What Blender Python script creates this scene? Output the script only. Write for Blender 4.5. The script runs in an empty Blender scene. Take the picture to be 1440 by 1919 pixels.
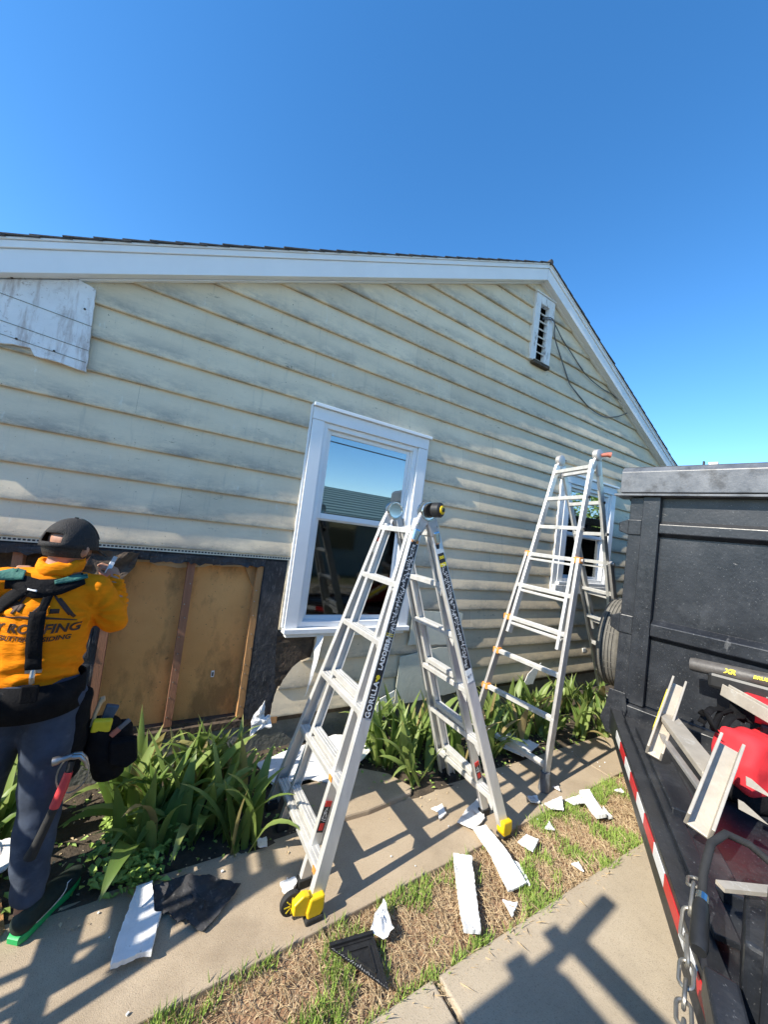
import bpy, bmesh, math, random
from math import sin, cos, pi, radians, sqrt, atan2
from mathutils import Vector, Matrix, noise
from mathutils.bvhtree import BVHTree
random.seed(7)
scene = bpy.context.scene
COL = scene.collection

# ------------------------------------------------------------------ camera, sky, sun, exposure
CAM_Y, CAM_Z = -2.8658, 1.75
pitch, roll, yaw = radians(2.949), radians(-7.202), radians(30.984)
fw = Vector((sin(yaw)*cos(pitch), cos(yaw)*cos(pitch), sin(pitch)))
r_ = Vector((cos(yaw), -sin(yaw), 0)); u_ = r_.cross(fw)
Rv = cos(roll)*r_ - sin(roll)*u_; Uv = sin(roll)*r_ + cos(roll)*u_
cd = bpy.data.cameras.new('camera'); cam = bpy.data.objects.new('camera', cd); COL.objects.link(cam)
cam.matrix_world = Matrix(((Rv.x, Uv.x, -fw.x, 0), (Rv.y, Uv.y, -fw.y, CAM_Y), (Rv.z, Uv.z, -fw.z, CAM_Z), (0, 0, 0, 1)))
cd.sensor_fit = 'HORIZONTAL'; cd.sensor_width = 36; cd.lens = 36*700/1440
cd.clip_start = .05; cd.clip_end = 2000
scene.camera = cam

SUN_EL, SHADOW_AZ = radians(38), radians(4.2)
w = bpy.data.worlds.new('World'); scene.world = w; w.use_nodes = True
nt = w.node_tree; bg = nt.nodes['Background']
sky = nt.nodes.new('ShaderNodeTexSky'); sky.sky_type = 'NISHITA'; sky.sun_disc = False
sky.sun_elevation = SUN_EL; sky.sun_rotation = radians(270) - SHADOW_AZ
sky.air_density = 1.0; sky.dust_density = 0.15; sky.ozone_density = 2.6; sky.altitude = 200
hs_ = nt.nodes.new('ShaderNodeHueSaturation'); hs_.inputs['Saturation'].default_value = 1.28
nt.links.new(sky.outputs[0], hs_.inputs['Color']); nt.links.new(hs_.outputs[0], bg.inputs[0]); bg.inputs[1].default_value = 0.15
sl = bpy.data.lights.new('sun', 'SUN'); sl.energy = 4.2; sl.angle = radians(.53); sl.color = (1, .93, .80)
so = bpy.data.objects.new('sun', sl); COL.objects.link(so)
so.rotation_euler = Vector((cos(SUN_EL)*cos(SHADOW_AZ), cos(SUN_EL)*sin(SHADOW_AZ), -sin(SUN_EL))).to_track_quat('-Z', 'Y').to_euler()
scene.view_settings.view_transform = 'Standard'; scene.view_settings.look = 'None'
scene.view_settings.exposure = 1.02; scene.view_settings.gamma = 1

# ------------------------------------------------------------------ materials
def nodes_of(m):
    m.use_nodes = True
    n = m.node_tree.nodes; return n, m.node_tree.links, n['Principled BSDF']
def rgb(c): return (c[0], c[1], c[2], 1)
def N(nt_nodes, typ, **kw):
    x = nt_nodes.new(typ)
    for k, v in kw.items(): setattr(x, k, v)
    return x
def M(name, col, rough=.6, metal=0., var=.12, vs=6., bump=.15, bs=60., col2=None, spec=.5, stretch=None, rvar=0.):
    m = bpy.data.materials.new(name); n, l, b = nodes_of(m)
    tc = N(n, 'ShaderNodeTexCoord'); src = tc.outputs['Object']
    if stretch:
        mp = N(n, 'ShaderNodeMapping'); mp.inputs['Scale'].default_value = stretch
        l.new(src, mp.inputs[0]); src = mp.outputs[0]
    no = N(n, 'ShaderNodeTexNoise'); no.inputs['Scale'].default_value = vs; no.inputs['Detail'].default_value = 6
    no.inputs['Roughness'].default_value = .65
    l.new(src, no.inputs['Vector'])
    rp = N(n, 'ShaderNodeValToRGB'); rp.color_ramp.elements[0].position = .3; rp.color_ramp.elements[1].position = .7
    c2 = col2 if col2 else [min(1, c*(1+var)) for c in col]
    c1 = col if col2 else [c*(1-var) for c in col]
    rp.color_ramp.elements[0].color = rgb(c1); rp.color_ramp.elements[1].color = rgb(c2)
    l.new(no.outputs[0], rp.inputs[0]); l.new(rp.outputs[0], b.inputs['Base Color'])
    b.inputs['Roughness'].default_value = rough; b.inputs['Metallic'].default_value = metal
    b.inputs['Specular IOR Level'].default_value = spec
    if rvar:
        mr = N(n, 'ShaderNodeMapRange'); mr.inputs[3].default_value = max(.02, rough-rvar); mr.inputs[4].default_value = min(1, rough+rvar)
        l.new(no.outputs[0], mr.inputs[0]); l.new(mr.outputs[0], b.inputs['Roughness'])
    if bump:
        nb = N(n, 'ShaderNodeTexNoise'); nb.inputs['Scale'].default_value = bs; nb.inputs['Detail'].default_value = 4
        l.new(src, nb.inputs['Vector'])
        bp = N(n, 'ShaderNodeBump'); bp.inputs['Strength'].default_value = bump; bp.inputs['Distance'].default_value = .01
        l.new(nb.outputs[0], bp.inputs['Height']); l.new(bp.outputs[0], b.inputs['Normal'])
    return m
def layer(m, col, scale, lo, hi, stretch=None, coord='Object', detail=8, rough=.7, fac=1.0, loc=None):
    """lay stains / chips of another colour over a material's base colour through a thresholded noise"""
    n, l, b = nodes_of(m)
    tc = N(n, 'ShaderNodeTexCoord'); src = tc.outputs[coord]
    mp = N(n, 'ShaderNodeMapping')
    if stretch: mp.inputs['Scale'].default_value = stretch
    if loc: mp.inputs['Location'].default_value = loc
    l.new(src, mp.inputs[0])
    no = N(n, 'ShaderNodeTexNoise'); no.inputs['Scale'].default_value = scale; no.inputs['Detail'].default_value = detail
    no.inputs['Roughness'].default_value = rough
    l.new(mp.outputs[0], no.inputs['Vector'])
    mr = N(n, 'ShaderNodeMapRange'); mr.inputs[1].default_value = lo; mr.inputs[2].default_value = hi; mr.inputs[4].default_value = fac
    l.new(no.outputs[0], mr.inputs[0])
    mx = N(n, 'ShaderNodeMixRGB'); l.new(mr.outputs[0], mx.inputs[0])
    old = b.inputs['Base Color'].links[0].from_socket
    l.new(old, mx.inputs[1]); mx.inputs[2].default_value = rgb(col)
    l.new(mx.outputs[0], b.inputs['Base Color'])
    return mr
MAT = {}
def siding_mat():
    m = M('siding', (.68, .56, .385), rough=.62, col2=(.765, .64, .45), vs=2.2, bump=.06, bs=30)
    n, l, b = nodes_of(m)
    layer(m, (.27, .265, .225), 1.1, .45, .72, stretch=(.6, 1, 2.2), fac=.30, detail=14, rough=.85)
    # grime plus painted lap shading, darker on the lower half of each board
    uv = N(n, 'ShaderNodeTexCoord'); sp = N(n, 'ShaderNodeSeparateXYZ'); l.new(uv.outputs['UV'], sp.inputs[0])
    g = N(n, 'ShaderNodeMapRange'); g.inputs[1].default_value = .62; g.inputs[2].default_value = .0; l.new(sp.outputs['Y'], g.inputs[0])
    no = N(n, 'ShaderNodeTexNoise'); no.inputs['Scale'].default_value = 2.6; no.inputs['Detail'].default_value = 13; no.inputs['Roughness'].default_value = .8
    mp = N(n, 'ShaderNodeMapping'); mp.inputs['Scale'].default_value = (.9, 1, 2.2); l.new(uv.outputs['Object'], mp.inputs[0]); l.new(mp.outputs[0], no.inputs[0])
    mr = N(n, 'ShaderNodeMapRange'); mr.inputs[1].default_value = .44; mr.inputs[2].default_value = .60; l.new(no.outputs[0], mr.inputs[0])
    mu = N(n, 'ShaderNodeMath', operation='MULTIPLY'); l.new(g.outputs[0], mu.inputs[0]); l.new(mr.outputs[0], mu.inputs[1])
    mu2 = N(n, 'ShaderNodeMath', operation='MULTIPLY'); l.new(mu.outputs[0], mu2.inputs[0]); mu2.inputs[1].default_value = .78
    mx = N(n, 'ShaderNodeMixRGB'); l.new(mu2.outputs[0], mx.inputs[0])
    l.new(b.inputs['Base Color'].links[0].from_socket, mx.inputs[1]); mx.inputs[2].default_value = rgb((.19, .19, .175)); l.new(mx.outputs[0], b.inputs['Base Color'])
    # scuffs, dark crumbs of ivy and pale scrapes
    layer(m, (.045, .045, .04), 40, .69, .73, stretch=(1, 1, .6), fac=.9, detail=5, rough=.6)
    layer(m, (.05, .05, .045), 13, .70, .73, stretch=(.5, 1, 1.3), fac=.8, detail=9, rough=.75, loc=(3, 1, 8))
    layer(m, (.78, .77, .70), 13, .63, .72, stretch=(1.6, 1, .45), fac=.5, loc=(5, 2, 3))
    layer(m, (.09, .08, .065), 7, .60, .655, stretch=(.6, 1, 1.6), fac=.75, detail=12, rough=.85, loc=(1, 5, 6))
    layer(m, (.82, .79, .70), 5, .62, .68, stretch=(1.6, 1, .6), fac=.45, detail=12, rough=.8, loc=(11, 5, 2))
    layer(m, (.36, .33, .22), 3, .6, .8, stretch=(.4, 1, 4), fac=.5, loc=(9, 2, 3))
    layer(m, (.33, .31, .25), 9, .58, .74, stretch=(3.2, 1, .28), fac=.45, loc=(2, 2, 9), detail=10)
    layer(m, (.30, .19, .09), 60, .72, .75, fac=.8, detail=2, loc=(7, 3, 1))
    oi = N(n, 'ShaderNodeObjectInfo'); vr_ = N(n, 'ShaderNodeMapRange'); vr_.inputs[3].default_value = .90; vr_.inputs[4].default_value = 1.06; l.new(oi.outputs['Random'], vr_.inputs[0])
    hv = N(n, 'ShaderNodeHueSaturation'); l.new(vr_.outputs[0], hv.inputs['Value']); l.new(b.inputs['Base Color'].links[0].from_socket, hv.inputs['Color']); l.new(hv.outputs[0], b.inputs['Base Color'])
    return m
MAT['siding'] = siding_mat()
MAT['white'] = M('white_trim_paint', (.76, .77, .77), rough=.5, var=.04, vs=3, bump=.03, bs=20)
layer(MAT['white'], (.45, .44, .4), 9, .68, .8, fac=.5)
MAT['vinyl'] = M('white_vinyl', (.78, .79, .79), rough=.35, var=.03, vs=4, bump=0)
MAT['oldpaint'] = M('peeling_white_paint', (.70, .70, .68), rough=.75, var=.08, vs=9, bump=.5, bs=70)
layer(MAT['oldpaint'], (.28, .25, .22), 16, .56, .63, stretch=(1, 1, .35), fac=.9)
MAT['patch'] = M('old_white_panel', (.74, .74, .73), rough=.8, var=.06, vs=7, bump=.3, bs=70)
layer(MAT['patch'], (.34, .26, .22), 7, .50, .68, stretch=(2.6, 1, .4), fac=.8)
layer(MAT['patch'], (.30, .235, .20), 3, .52, .66, fac=.7, detail=12, rough=.8, loc=(2, 2, 6))
layer(MAT['patch'], (.30, .24, .2), 42, .60, .68, stretch=(1, 1, 1), fac=.7)
MAT['paper'] = M('black_tar_paper', (.014, .014, .015), rough=.75, var=.3, vs=9, bump=.5, bs=35, col2=(.055, .055, .06))
layer(MAT['paper'], (.22, .21, .20), 30, .55, .66, stretch=(2.2, 1, .5), fac=.6, detail=10, rough=.8)
MAT['fiber'] = M('ochre_fibreboard', (.64, .305, .095), rough=.85, col2=(.78, .40, .14), vs=2.2, bump=.2, bs=120)
layer(MAT['fiber'], (.27, .135, .045), 2.5, .48, .62, fac=.75, detail=10, stretch=(1.6, 1, .7))
layer(MAT['fiber'], (.12, .07, .03), 12, .64, .70, fac=.75, detail=8, rough=.75)
layer(MAT['fiber'], (.16, .10, .05), 45, .69, .72, fac=.8, detail=2)
MAT['stud'] = M('old_stud_wood', (.24, .10, .055), rough=.8, col2=(.36, .17, .09), vs=5, bump=.4, bs=50, stretch=(6, 6, .7))
MAT['stud2'] = M('ochre_stud_wood', (.38, .19, .07), rough=.8, col2=(.50, .27, .11), vs=5, bump=.4, bs=50, stretch=(6, 6, .7))
MAT['rot'] = M('dark_rotten_wood', (.03, .022, .017), rough=.9, col2=(.12, .085, .055), vs=14, bump=.7, bs=40)
MAT['found'] = M('mossy_concrete', (.13, .13, .11), rough=.9, col2=(.24, .235, .2), vs=5, bump=.6, bs=45)
layer(MAT['found'], (.10, .13, .08), 4, .5, .7, fac=.7)
MAT['shingle'] = M('asphalt_shingle', (.035, .035, .038), rough=.9, col2=(.08, .08, .085), vs=60, bump=.5, bs=250)
MAT['conc'] = M('concrete', (.37, .29, .20), rough=.9, col2=(.45, .36, .255), vs=3, bump=.3, bs=260)
layer(MAT['conc'], (.17, .13, .09), 210, .56, .66, fac=.7, detail=3)
layer(MAT['conc'], (.16, .125, .09), 5, .62, .72, fac=.5, detail=12, rough=.8, loc=(6, 1, 2))
layer(MAT['conc'], (.46, .38, .29), 130, .64, .7, fac=.6, detail=2, loc=(4, 4, 4))
layer(MAT['conc'], (.20, .15, .10), 2.2, .5, .75, fac=.6, loc=(2, 7, 1))
MAT['conc2'] = M('pale_concrete', (.40, .33, .24), rough=.9, col2=(.46, .385, .285), vs=3, bump=.28, bs=260)
layer(MAT['conc2'], (.20, .165, .12), 210, .57, .66, fac=.6, detail=2)
layer(MAT['conc2'], (.23, .19, .145), 2.0, .5, .75, fac=.45, loc=(2, 7, 1))
MAT['soil'] = M('dry_soil', (.20, .11, .06), rough=.95, col2=(.36, .23, .135), vs=11, bump=.8, bs=70)
layer(MAT['soil'], (.46, .36, .24), 55, .56, .66, fac=.8, detail=3)
MAT['bed'] = M('dark_bed_soil', (.035, .027, .02), rough=.95, col2=(.10, .075, .05), vs=14, bump=.9, bs=60)
MAT['alu'] = M('ladder_aluminium', (.70, .69, .66), rough=.42, metal=.5, var=.1, vs=7, bump=.05, bs=90, stretch=(3, 3, .6), rvar=.1)
layer(MAT['alu'], (.42, .40, .37), 7, .6, .75, fac=.5)
MAT['alu2'] = M('dull_aluminium', (.50, .48, .46), rough=.5, metal=.6, var=.14, vs=9, bump=.08, bs=90, rvar=.1)
layer(MAT['alu2'], (.75, .75, .74), 14, .63, .67, fac=.8)
MAT['chrome'] = M('polished_steel', (.7, .69, .67), rough=.18, metal=1, var=.06, vs=12, bump=0)
MAT['blackplastic'] = M('black_plastic', (.018, .018, .018), rough=.45, var=.3, vs=20, bump=.05)
MAT['rubber'] = M('black_rubber', (.02, .02, .02), rough=.8, var=.3, vs=20, bump=.2)
MAT['yellow'] = M('yellow_plastic', (.80, .52, .012), rough=.4, var=.08, vs=20, bump=.04)
MAT['orange'] = M('orange_plastic', (.72, .27, .05), rough=.5, var=.15, vs=20, bump=.04)
MAT['red'] = M('red_plastic', (.42, .13, .085), rough=.45, var=.15, vs=20, bump=.04)
MAT['sticker'] = M('black_sticker', (.022, .022, .024), rough=.5, var=.3, vs=30, bump=0)
MAT['print_w'] = M('white_print', (.72, .72, .70), rough=.55, var=.1, vs=30, bump=0)
MAT['print_y'] = M('yellow_print', (.72, .58, .02), rough=.5, var=.1, vs=30, bump=0)
MAT['print_r'] = M('red_print', (.6, .04, .03), rough=.5, var=.1, vs=30, bump=0)
MAT['print_k'] = M('black_print', (.045, .02, .012), rough=.7, var=.2, vs=30, bump=0)
MAT['shirt'] = M('orange_yellow_knit', (.80, .235, .004), rough=.9, var=.10, vs=14, bump=.5, bs=26, stretch=(1, 1, 3.0), spec=.15)
layer(MAT['shirt'], (.42, .12, .01), 9, .58, .75, fac=.5)
MAT['denim'] = M('blue_denim', (.05, .064, .095), rough=.85, var=.25, vs=9, bump=.35, bs=16, spec=.2)
layer(MAT['denim'], (.13, .16, .21), 5, .55, .75, fac=.6, stretch=(1, 1, 2))
MAT['skin'] = M('skin', (.42, .21, .13), rough=.55, var=.12, vs=18, bump=.08, bs=90)
MAT['hair'] = M('black_hair', (.014, .011, .009), rough=.6, var=.3, vs=60, bump=.4, bs=200)
MAT['capblack'] = M('black_mesh_cloth', (.022, .02, .019), rough=.85, var=.3, vs=60, bump=.5, bs=220)
MAT['capwhite'] = M('white_cloth', (.75, .75, .74), rough=.8, var=.04, vs=20, bump=.1)
MAT['nylon'] = M('black_nylon', (.007, .007, .008), rough=.85, var=.4, vs=25, bump=.3, bs=120, spec=.15)
MAT['greenpad'] = M('green_padding', (.035, .14, .11), rough=.8, var=.2, vs=25, bump=.3, bs=120)
MAT['shoe'] = M('black_knit_shoe', (.012, .022, .016), rough=.8, var=.3, vs=40, bump=.2)
MAT['sole'] = M('bright_green_rubber', (.02, .40, .11), rough=.5, var=.12, vs=20, bump=.1)
MAT['woodhandle'] = M('pale_handle_wood', (.56, .40, .23), rough=.5, var=.12, vs=8, bump=.1)
MAT['bluebrush'] = M('slate_blue_plastic', (.05, .075, .11), rough=.4, var=.2, vs=20, bump=0)
MAT['redhandle'] = M('red_grip', (.60, .05, .06), rough=.45, var=.15, vs=15, bump=.1)
MAT['steel'] = M('worn_steel', (.36, .34, .32), rough=.38, metal=.9, var=.25, vs=15, bump=.15)
MAT['black'] = M('black_trailer_paint', (.008, .0095, .013), rough=.36, col2=(.022, .025, .031), vs=4, bump=.12, bs=50, rvar=.14)
layer(MAT['black'], (.15, .155, .16), 90, .64, .70, fac=.8, detail=3)
layer(MAT['black'], (.075, .08, .088), 5, .52, .8, fac=.6, detail=11, rough=.75)
layer(MAT['black'], (.20, .20, .20), 3, .66, .685, fac=.35, detail=14, rough=.8, stretch=(1, 1, .5), loc=(4, 4, 4))
layer(MAT['black'], (.22, .21, .2), 11, .68, .70, stretch=(1, .6, 1), fac=.7, detail=9)
MAT['capsteel'] = M('dusty_black_cap', (.06, .068, .082), rough=.42, col2=(.16, .17, .185), vs=5, bump=.1, bs=60, rvar=.15)
layer(MAT['capsteel'], (.03, .032, .036), 7, .52, .66, fac=.8)
MAT['refl_r'] = M('red_reflective_tape', (.62, .025, .03), rough=.35, var=.08, vs=60, bump=.05)
MAT['refl_w'] = M('white_reflective_tape', (.80, .80, .79), rough=.35, var=.04, vs=60, bump=.05)
MAT['tyre'] = M('worn_tyre_rubber', (.10, .095, .085), rough=.85, col2=(.17, .16, .14), vs=12, bump=.3, bs=60)
MAT['redbag'] = M('red_canvas', (.60, .022, .03), rough=.8, var=.12, vs=10, bump=.25, bs=18)
MAT['chain'] = M('galvanised_chain', (.34, .32, .28), rough=.4, metal=.8, var=.2, vs=25, bump=.1)
MAT['foam'] = M('white_shard', (.80, .80, .79), rough=.75, var=.05, vs=18, bump=.3, bs=80)
layer(MAT['foam'], (.42, .37, .30), 11, .58, .70, fac=.65, detail=10)
layer(MAT['foam'], (.25, .20, .15), 50, .66, .70, fac=.7, detail=3)
MAT['shardback'] = M('cream_shard', (.62, .61, .50), rough=.75, var=.08, vs=9, bump=.2, bs=60)
MAT['square'] = M('black_aluminium', (.03, .03, .031), rough=.32, metal=.4, var=.3, vs=20, bump=.1)
MAT['cable'] = M('grey_cable', (.09, .09, .095), rough=.7, var=.2, vs=20, bump=0)
MAT['van'] = M('white_van_paint', (.7, .7, .7), rough=.3, var=.03, vs=3, bump=0)
MAT['nbr_wall'] = M('pale_green_siding', (.34, .40, .38), rough=.8, var=.1, vs=3, bump=.1)
MAT['nbr_roof'] = M('green_grey_shingles', (.13, .20, .20), rough=.9, var=.2, vs=20, bump=.4, stretch=(.3, 6, 6))
MAT['blind'] = M('slat_blind', (.55, .56, .55), rough=.7, var=.05, vs=5, bump=0)
MAT['room'] = M('dim_room_wall', (.10, .10, .10), rough=.9, var=.1, vs=3, bump=0)
def leaf_mat(name, c1, c2, tip):
    m = bpy.data.materials.new(name); n, l, b = nodes_of(m)
    uv = N(n, 'ShaderNodeTexCoord'); sp = N(n, 'ShaderNodeSeparateXYZ'); l.new(uv.outputs['UV'], sp.inputs[0])
    oi = N(n, 'ShaderNodeObjectInfo')
    mx = N(n, 'ShaderNodeMixRGB'); l.new(oi.outputs['Random'], mx.inputs[0]); mx.inputs[1].default_value = rgb(c1); mx.inputs[2].default_value = rgb(c2)
    no = N(n, 'ShaderNodeTexNoise'); no.inputs['Scale'].default_value = 30; mp = N(n, 'ShaderNodeMapping'); mp.inputs['Scale'].default_value = (1.6, .12, 1)
    l.new(uv.outputs['UV'], mp.inputs[0]); l.new(mp.outputs[0], no.inputs[0])
    m2 = N(n, 'ShaderNodeMixRGB', blend_type='MULTIPLY'); m2.inputs[0].default_value = .55; l.new(mx.outputs[0], m2.inputs[1]); l.new(no.outputs[1], m2.inputs[2])
    tr = N(n, 'ShaderNodeMapRange'); tr.inputs[1].default_value = .9; tr.inputs[2].default_value = 1.0; l.new(sp.outputs['Y'], tr.inputs[0])
    mu = N(n, 'ShaderNodeMath', operation='MULTIPLY'); l.new(tr.outputs[0], mu.inputs[0]); l.new(oi.outputs['Random'], mu.inputs[1])
    dr = N(n, 'ShaderNodeMapRange'); dr.inputs[1].default_value = .92; dr.inputs[2].default_value = .95; l.new(oi.outputs['Random'], dr.inputs[0])
    md = N(n, 'ShaderNodeMixRGB'); l.new(dr.outputs[0], md.inputs[0]); l.new(m2.outputs[0], md.inputs[1]); md.inputs[2].default_value = rgb((.42, .33, .15)); m2 = md
    m3 = N(n, 'ShaderNodeMixRGB'); l.new(mu.outputs[0], m3.inputs[0]); l.new(m2.outputs[0], m3.inputs[1]); m3.inputs[2].default_value = rgb(tip)
    l.new(m3.outputs[0], b.inputs['Base Color']); b.inputs['Roughness'].default_value = .45
    trn = N(n, 'ShaderNodeBsdfTranslucent'); l.new(m3.outputs[0], trn.inputs[0])
    ms = N(n, 'ShaderNodeMixShader'); ms.inputs[0].default_value = .42
    out = n['Material Output']; l.new(b.outputs[0], ms.inputs[1]); l.new(trn.outputs[0], ms.inputs[2]); l.new(ms.outputs[0], out.inputs[0])
    return m
MAT['leaf'] = leaf_mat('iris_leaf', (.19, .31, .065), (.44, .55, .17), (.58, .48, .18))
MAT['weed'] = leaf_mat('weed_leaf', (.12, .22, .04), (.20, .34, .07), (.25, .35, .08))
MAT['grass'] = leaf_mat('lawn_grass', (.17, .28, .05), (.17, .28, .05), (.3, .3, .1))
MAT['straw'] = leaf_mat('dry_straw', (.58, .44, .26), (.58, .44, .26), (.6, .5, .32))
def glass_mat(name, refl, tint, rough=.015):
    m = bpy.data.materials.new(name); n, l, b = nodes_of(m)
    b.inputs['Base Color'].default_value = rgb((.01, .012, .012)); b.inputs['Roughness'].default_value = .3
    tr = N(n, 'ShaderNodeBsdfTransparent'); tr.inputs[0].default_value = rgb(tint)
    gl = N(n, 'ShaderNodeBsdfGlossy'); gl.inputs['Roughness'].default_value = rough; gl.inputs[0].default_value = rgb((.9, .97, 1))
    lw = N(n, 'ShaderNodeFresnel'); lw.inputs[0].default_value = 1.5
    ad = N(n, 'ShaderNodeMath', operation='ADD'); l.new(lw.outputs[0], ad.inputs[0]); ad.inputs[1].default_value = refl
    no = N(n, 'ShaderNodeTexNoise'); no.inputs['Scale'].default_value = 2.5
    bp = N(n, 'ShaderNodeBump'); bp.inputs['Strength'].default_value = .02; l.new(no.outputs[0], bp.inputs['Height']); l.new(bp.outputs[0], gl.inputs['Normal'])
    ms = N(n, 'ShaderNodeMixShader'); l.new(ad.outputs[0], ms.inputs[0]); l.new(tr.outputs[0], ms.inputs[1]); l.new(gl.outputs[0], ms.inputs[2])
    l.new(ms.outputs[0], n['Material Output'].inputs[0])
    return m
MAT['glass'] = glass_mat('coated_glass', .34, (.55, .6, .6))
MAT['glass2'] = glass_mat('screened_glass', .03, (.22, .23, .23), .05)
MAT['lens'] = glass_mat('van_glass', .2, (.2, .2, .2))

# ------------------------------------------------------------------ helpers
def V(*a): return Vector(a)
class MB:
    def __init__(s): s.v = []; s.f = []; s.uv = None
    def add(s, vs, fs):
        o = len(s.v); s.v += [Vector(p) for p in vs]; s.f += [tuple(i+o for i in f) for f in fs]; return s
    def box(s, c, size, rot=None):
        x, y, z = [k/2 for k in size]; R = rot if rot else Matrix.Identity(3); c = Vector(c)
        vs = [c + R @ Vector((a*x, b*y, d*z)) for d in (-1, 1) for b in (-1, 1) for a in (-1, 1)]
        return s.add(vs, [(0, 2, 3, 1), (4, 5, 7, 6), (0, 1, 5, 4), (2, 6, 7, 3), (0, 4, 6, 2), (1, 3, 7, 5)])
    def bx(s, x0, x1, y0, y1, z0, z1): return s.box(((x0+x1)/2, (y0+y1)/2, (z0+z1)/2), (x1-x0, y1-y0, z1-z0))
    def frame(s, a, b, side):
        a = Vector(a); b = Vector(b); t = (b-a).normalized(); sd = Vector(side); sd = (sd - t*sd.dot(t)).normalized(); return a, b, t, sd, t.cross(sd)
    def beam(s, a, b, w, h, side=(0, 1, 0), off=(0, 0), w2=None, h2=None):
        a, b, t, x, y = s.frame(a, b, side); w2 = w2 or w; h2 = h2 or h
        o = x*off[0] + y*off[1]
        ring = lambda p, ww, hh: [p+o+x*ww/2*i+y*hh/2*j for i, j in ((-1, -1), (1, -1), (1, 1), (-1, 1))]
        return s.add(ring(a, w, h)+ring(b, w2, h2), [(3, 2, 1, 0), (4, 5, 6, 7), (0, 1, 5, 4), (1, 2, 6, 5), (2, 3, 7, 6), (3, 0, 4, 7)])
    def extr(s, a, b, prof, side=(0, 1, 0), caps=True):
        """closed 2D profile swept from a to b; profile x along side, y along t x side"""
        a, b, t, x, y = s.frame(a, b, side); n = len(prof)
        vs = [p + x*q[0] + y*q[1] for p in (a, b) for q in prof]
        fs = [(i, (i+1) % n, n+(i+1) % n, n+i) for i in range(n)]
        if caps: fs += [tuple(range(n-1, -1, -1)), tuple(range(n, 2*n))]
        return s.add(vs, fs)
    def tube(s, pts, rad, seg=8, caps=True):
        pts = [Vector(p) for p in pts]; n = len(pts)
        if not hasattr(rad, '__len__'): rad = [rad]*n
        vs = []; up = Vector((.123, .345, .93)).normalized(); prev = None
        for i, p in enumerate(pts):
            t = (pts[min(i+1, n-1)]-pts[max(i-1, 0)]).normalized()
            if prev is None:
                x = t.cross(up); x = x.normalized() if x.length > 1e-4 else t.orthogonal().normalized()
            else:
                x = (prev - t*prev.dot(t)).normalized()
            prev = x; y = t.cross(x)
            vs += [p + (x*cos(2*pi*k/seg)+y*sin(2*pi*k/seg))*rad[i] for k in range(seg)]
        fs = [(i*seg+k, i*seg+(k+1) % seg, (i+1)*seg+(k+1) % seg, (i+1)*seg+k) for i in range(n-1) for k in range(seg)]
        if caps: fs += [tuple(range(seg-1, -1, -1)), tuple((n-1)*seg+k for k in range(seg))]
        return s.add(vs, fs)
    def disc(s, c, axis, r, h, seg=20, prof=None):
        """solid of revolution about axis; prof = [(radius, height)...]"""
        c = Vector(c); t = Vector(axis).normalized(); x = t.orthogonal().normalized(); y = t.cross(x)
        pr = prof or [(r, -h/2), (r, h/2)]
        vs = [c + t*q[1] + (x*cos(2*pi*k/seg)+y*sin(2*pi*k/seg))*q[0] for q in pr for k in range(seg)]
        n = len(pr)
        fs = [(i*seg+k, i*seg+(k+1) % seg, (i+1)*seg+(k+1) % seg, (i+1)*seg+k) for i in range(n-1) for k in range(seg)]
        fs += [tuple(range(seg-1, -1, -1)), tuple((n-1)*seg+k for k in range(seg))]
        return s.add(vs, fs)
    def prism(s, poly, o, ex, ey, ez, th):
        """2D polygon in ex/ey plane at o, thickness th along ez"""
        o, ex, ey, ez = Vector(o), Vector(ex), Vector(ey), Vector(ez); n = len(poly)
        vs = [o+ex*p[0]+ey*p[1]+ez*k for k in (0, th) for p in poly]
        return s.add(vs, [tuple(range(n-1, -1, -1)), tuple(range(n, 2*n))]+[(i, (i+1) % n, n+(i+1) % n, n+i) for i in range(n)])
    def build(s, name, mat, parent=None, smooth=False, bevel=0, label=None, cat=None, group=None, kind=None, recalc=True):
        me = bpy.data.meshes.new(name); me.from_pydata(s.v, [], s.f)
        if recalc:
            bm = bmesh.new(); bm.from_mesh(me); bmesh.ops.recalc_face_normals(bm, faces=bm.faces); bm.to_mesh(me); bm.free()
        me.materials.append(MAT[mat] if isinstance(mat, str) else mat)
        o = bpy.data.objects.new(name, me); COL.objects.link(o)
        if parent: setp(o, parent)
        if smooth:
            me.polygons.foreach_set('use_smooth', [True]*len(me.polygons))
            if smooth != 'all':
                try: me.set_sharp_from_angle(angle=radians(38))
                except Exception: pass
        if bevel:
            b = o.modifiers.new('bevel', 'BEVEL'); b.width = bevel; b.segments = 2; b.limit_method = 'ANGLE'; b.angle_limit = radians(40)
        tag(o, label, cat, group, kind)
        return o
def tag(o, label=None, cat=None, group=None, kind=None):
    for k, v in (('label', label), ('category', cat), ('group', group), ('kind', kind)):
        if v: o[k] = v
    return o
def setp(o, p):
    o.parent = p
    o.matrix_parent_inverse = WM[p.name].inverted() if p.name in WM else Matrix.Identity(4)
WM = {}
def empty(name, loc, label=None, cat=None, group=None):
    o = bpy.data.objects.new(name, None); COL.objects.link(o); o.location = loc; o.empty_display_size = .1
    WM[o.name] = Matrix.Translation(Vector(loc)); return tag(o, label, cat, group)
def eval_mesh(ob):
    """evaluate one object alone in a scratch scene (fast), return its mesh"""
    ts = bpy.data.scenes.new('scratch'); ts.collection.objects.link(ob); vl = ts.view_layers[0]; vl.update()
    dg = vl.depsgraph; me = bpy.data.meshes.new_from_object(ob.evaluated_get(dg), depsgraph=dg)
    bpy.data.objects.remove(ob); bpy.data.scenes.remove(ts); return me
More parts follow.
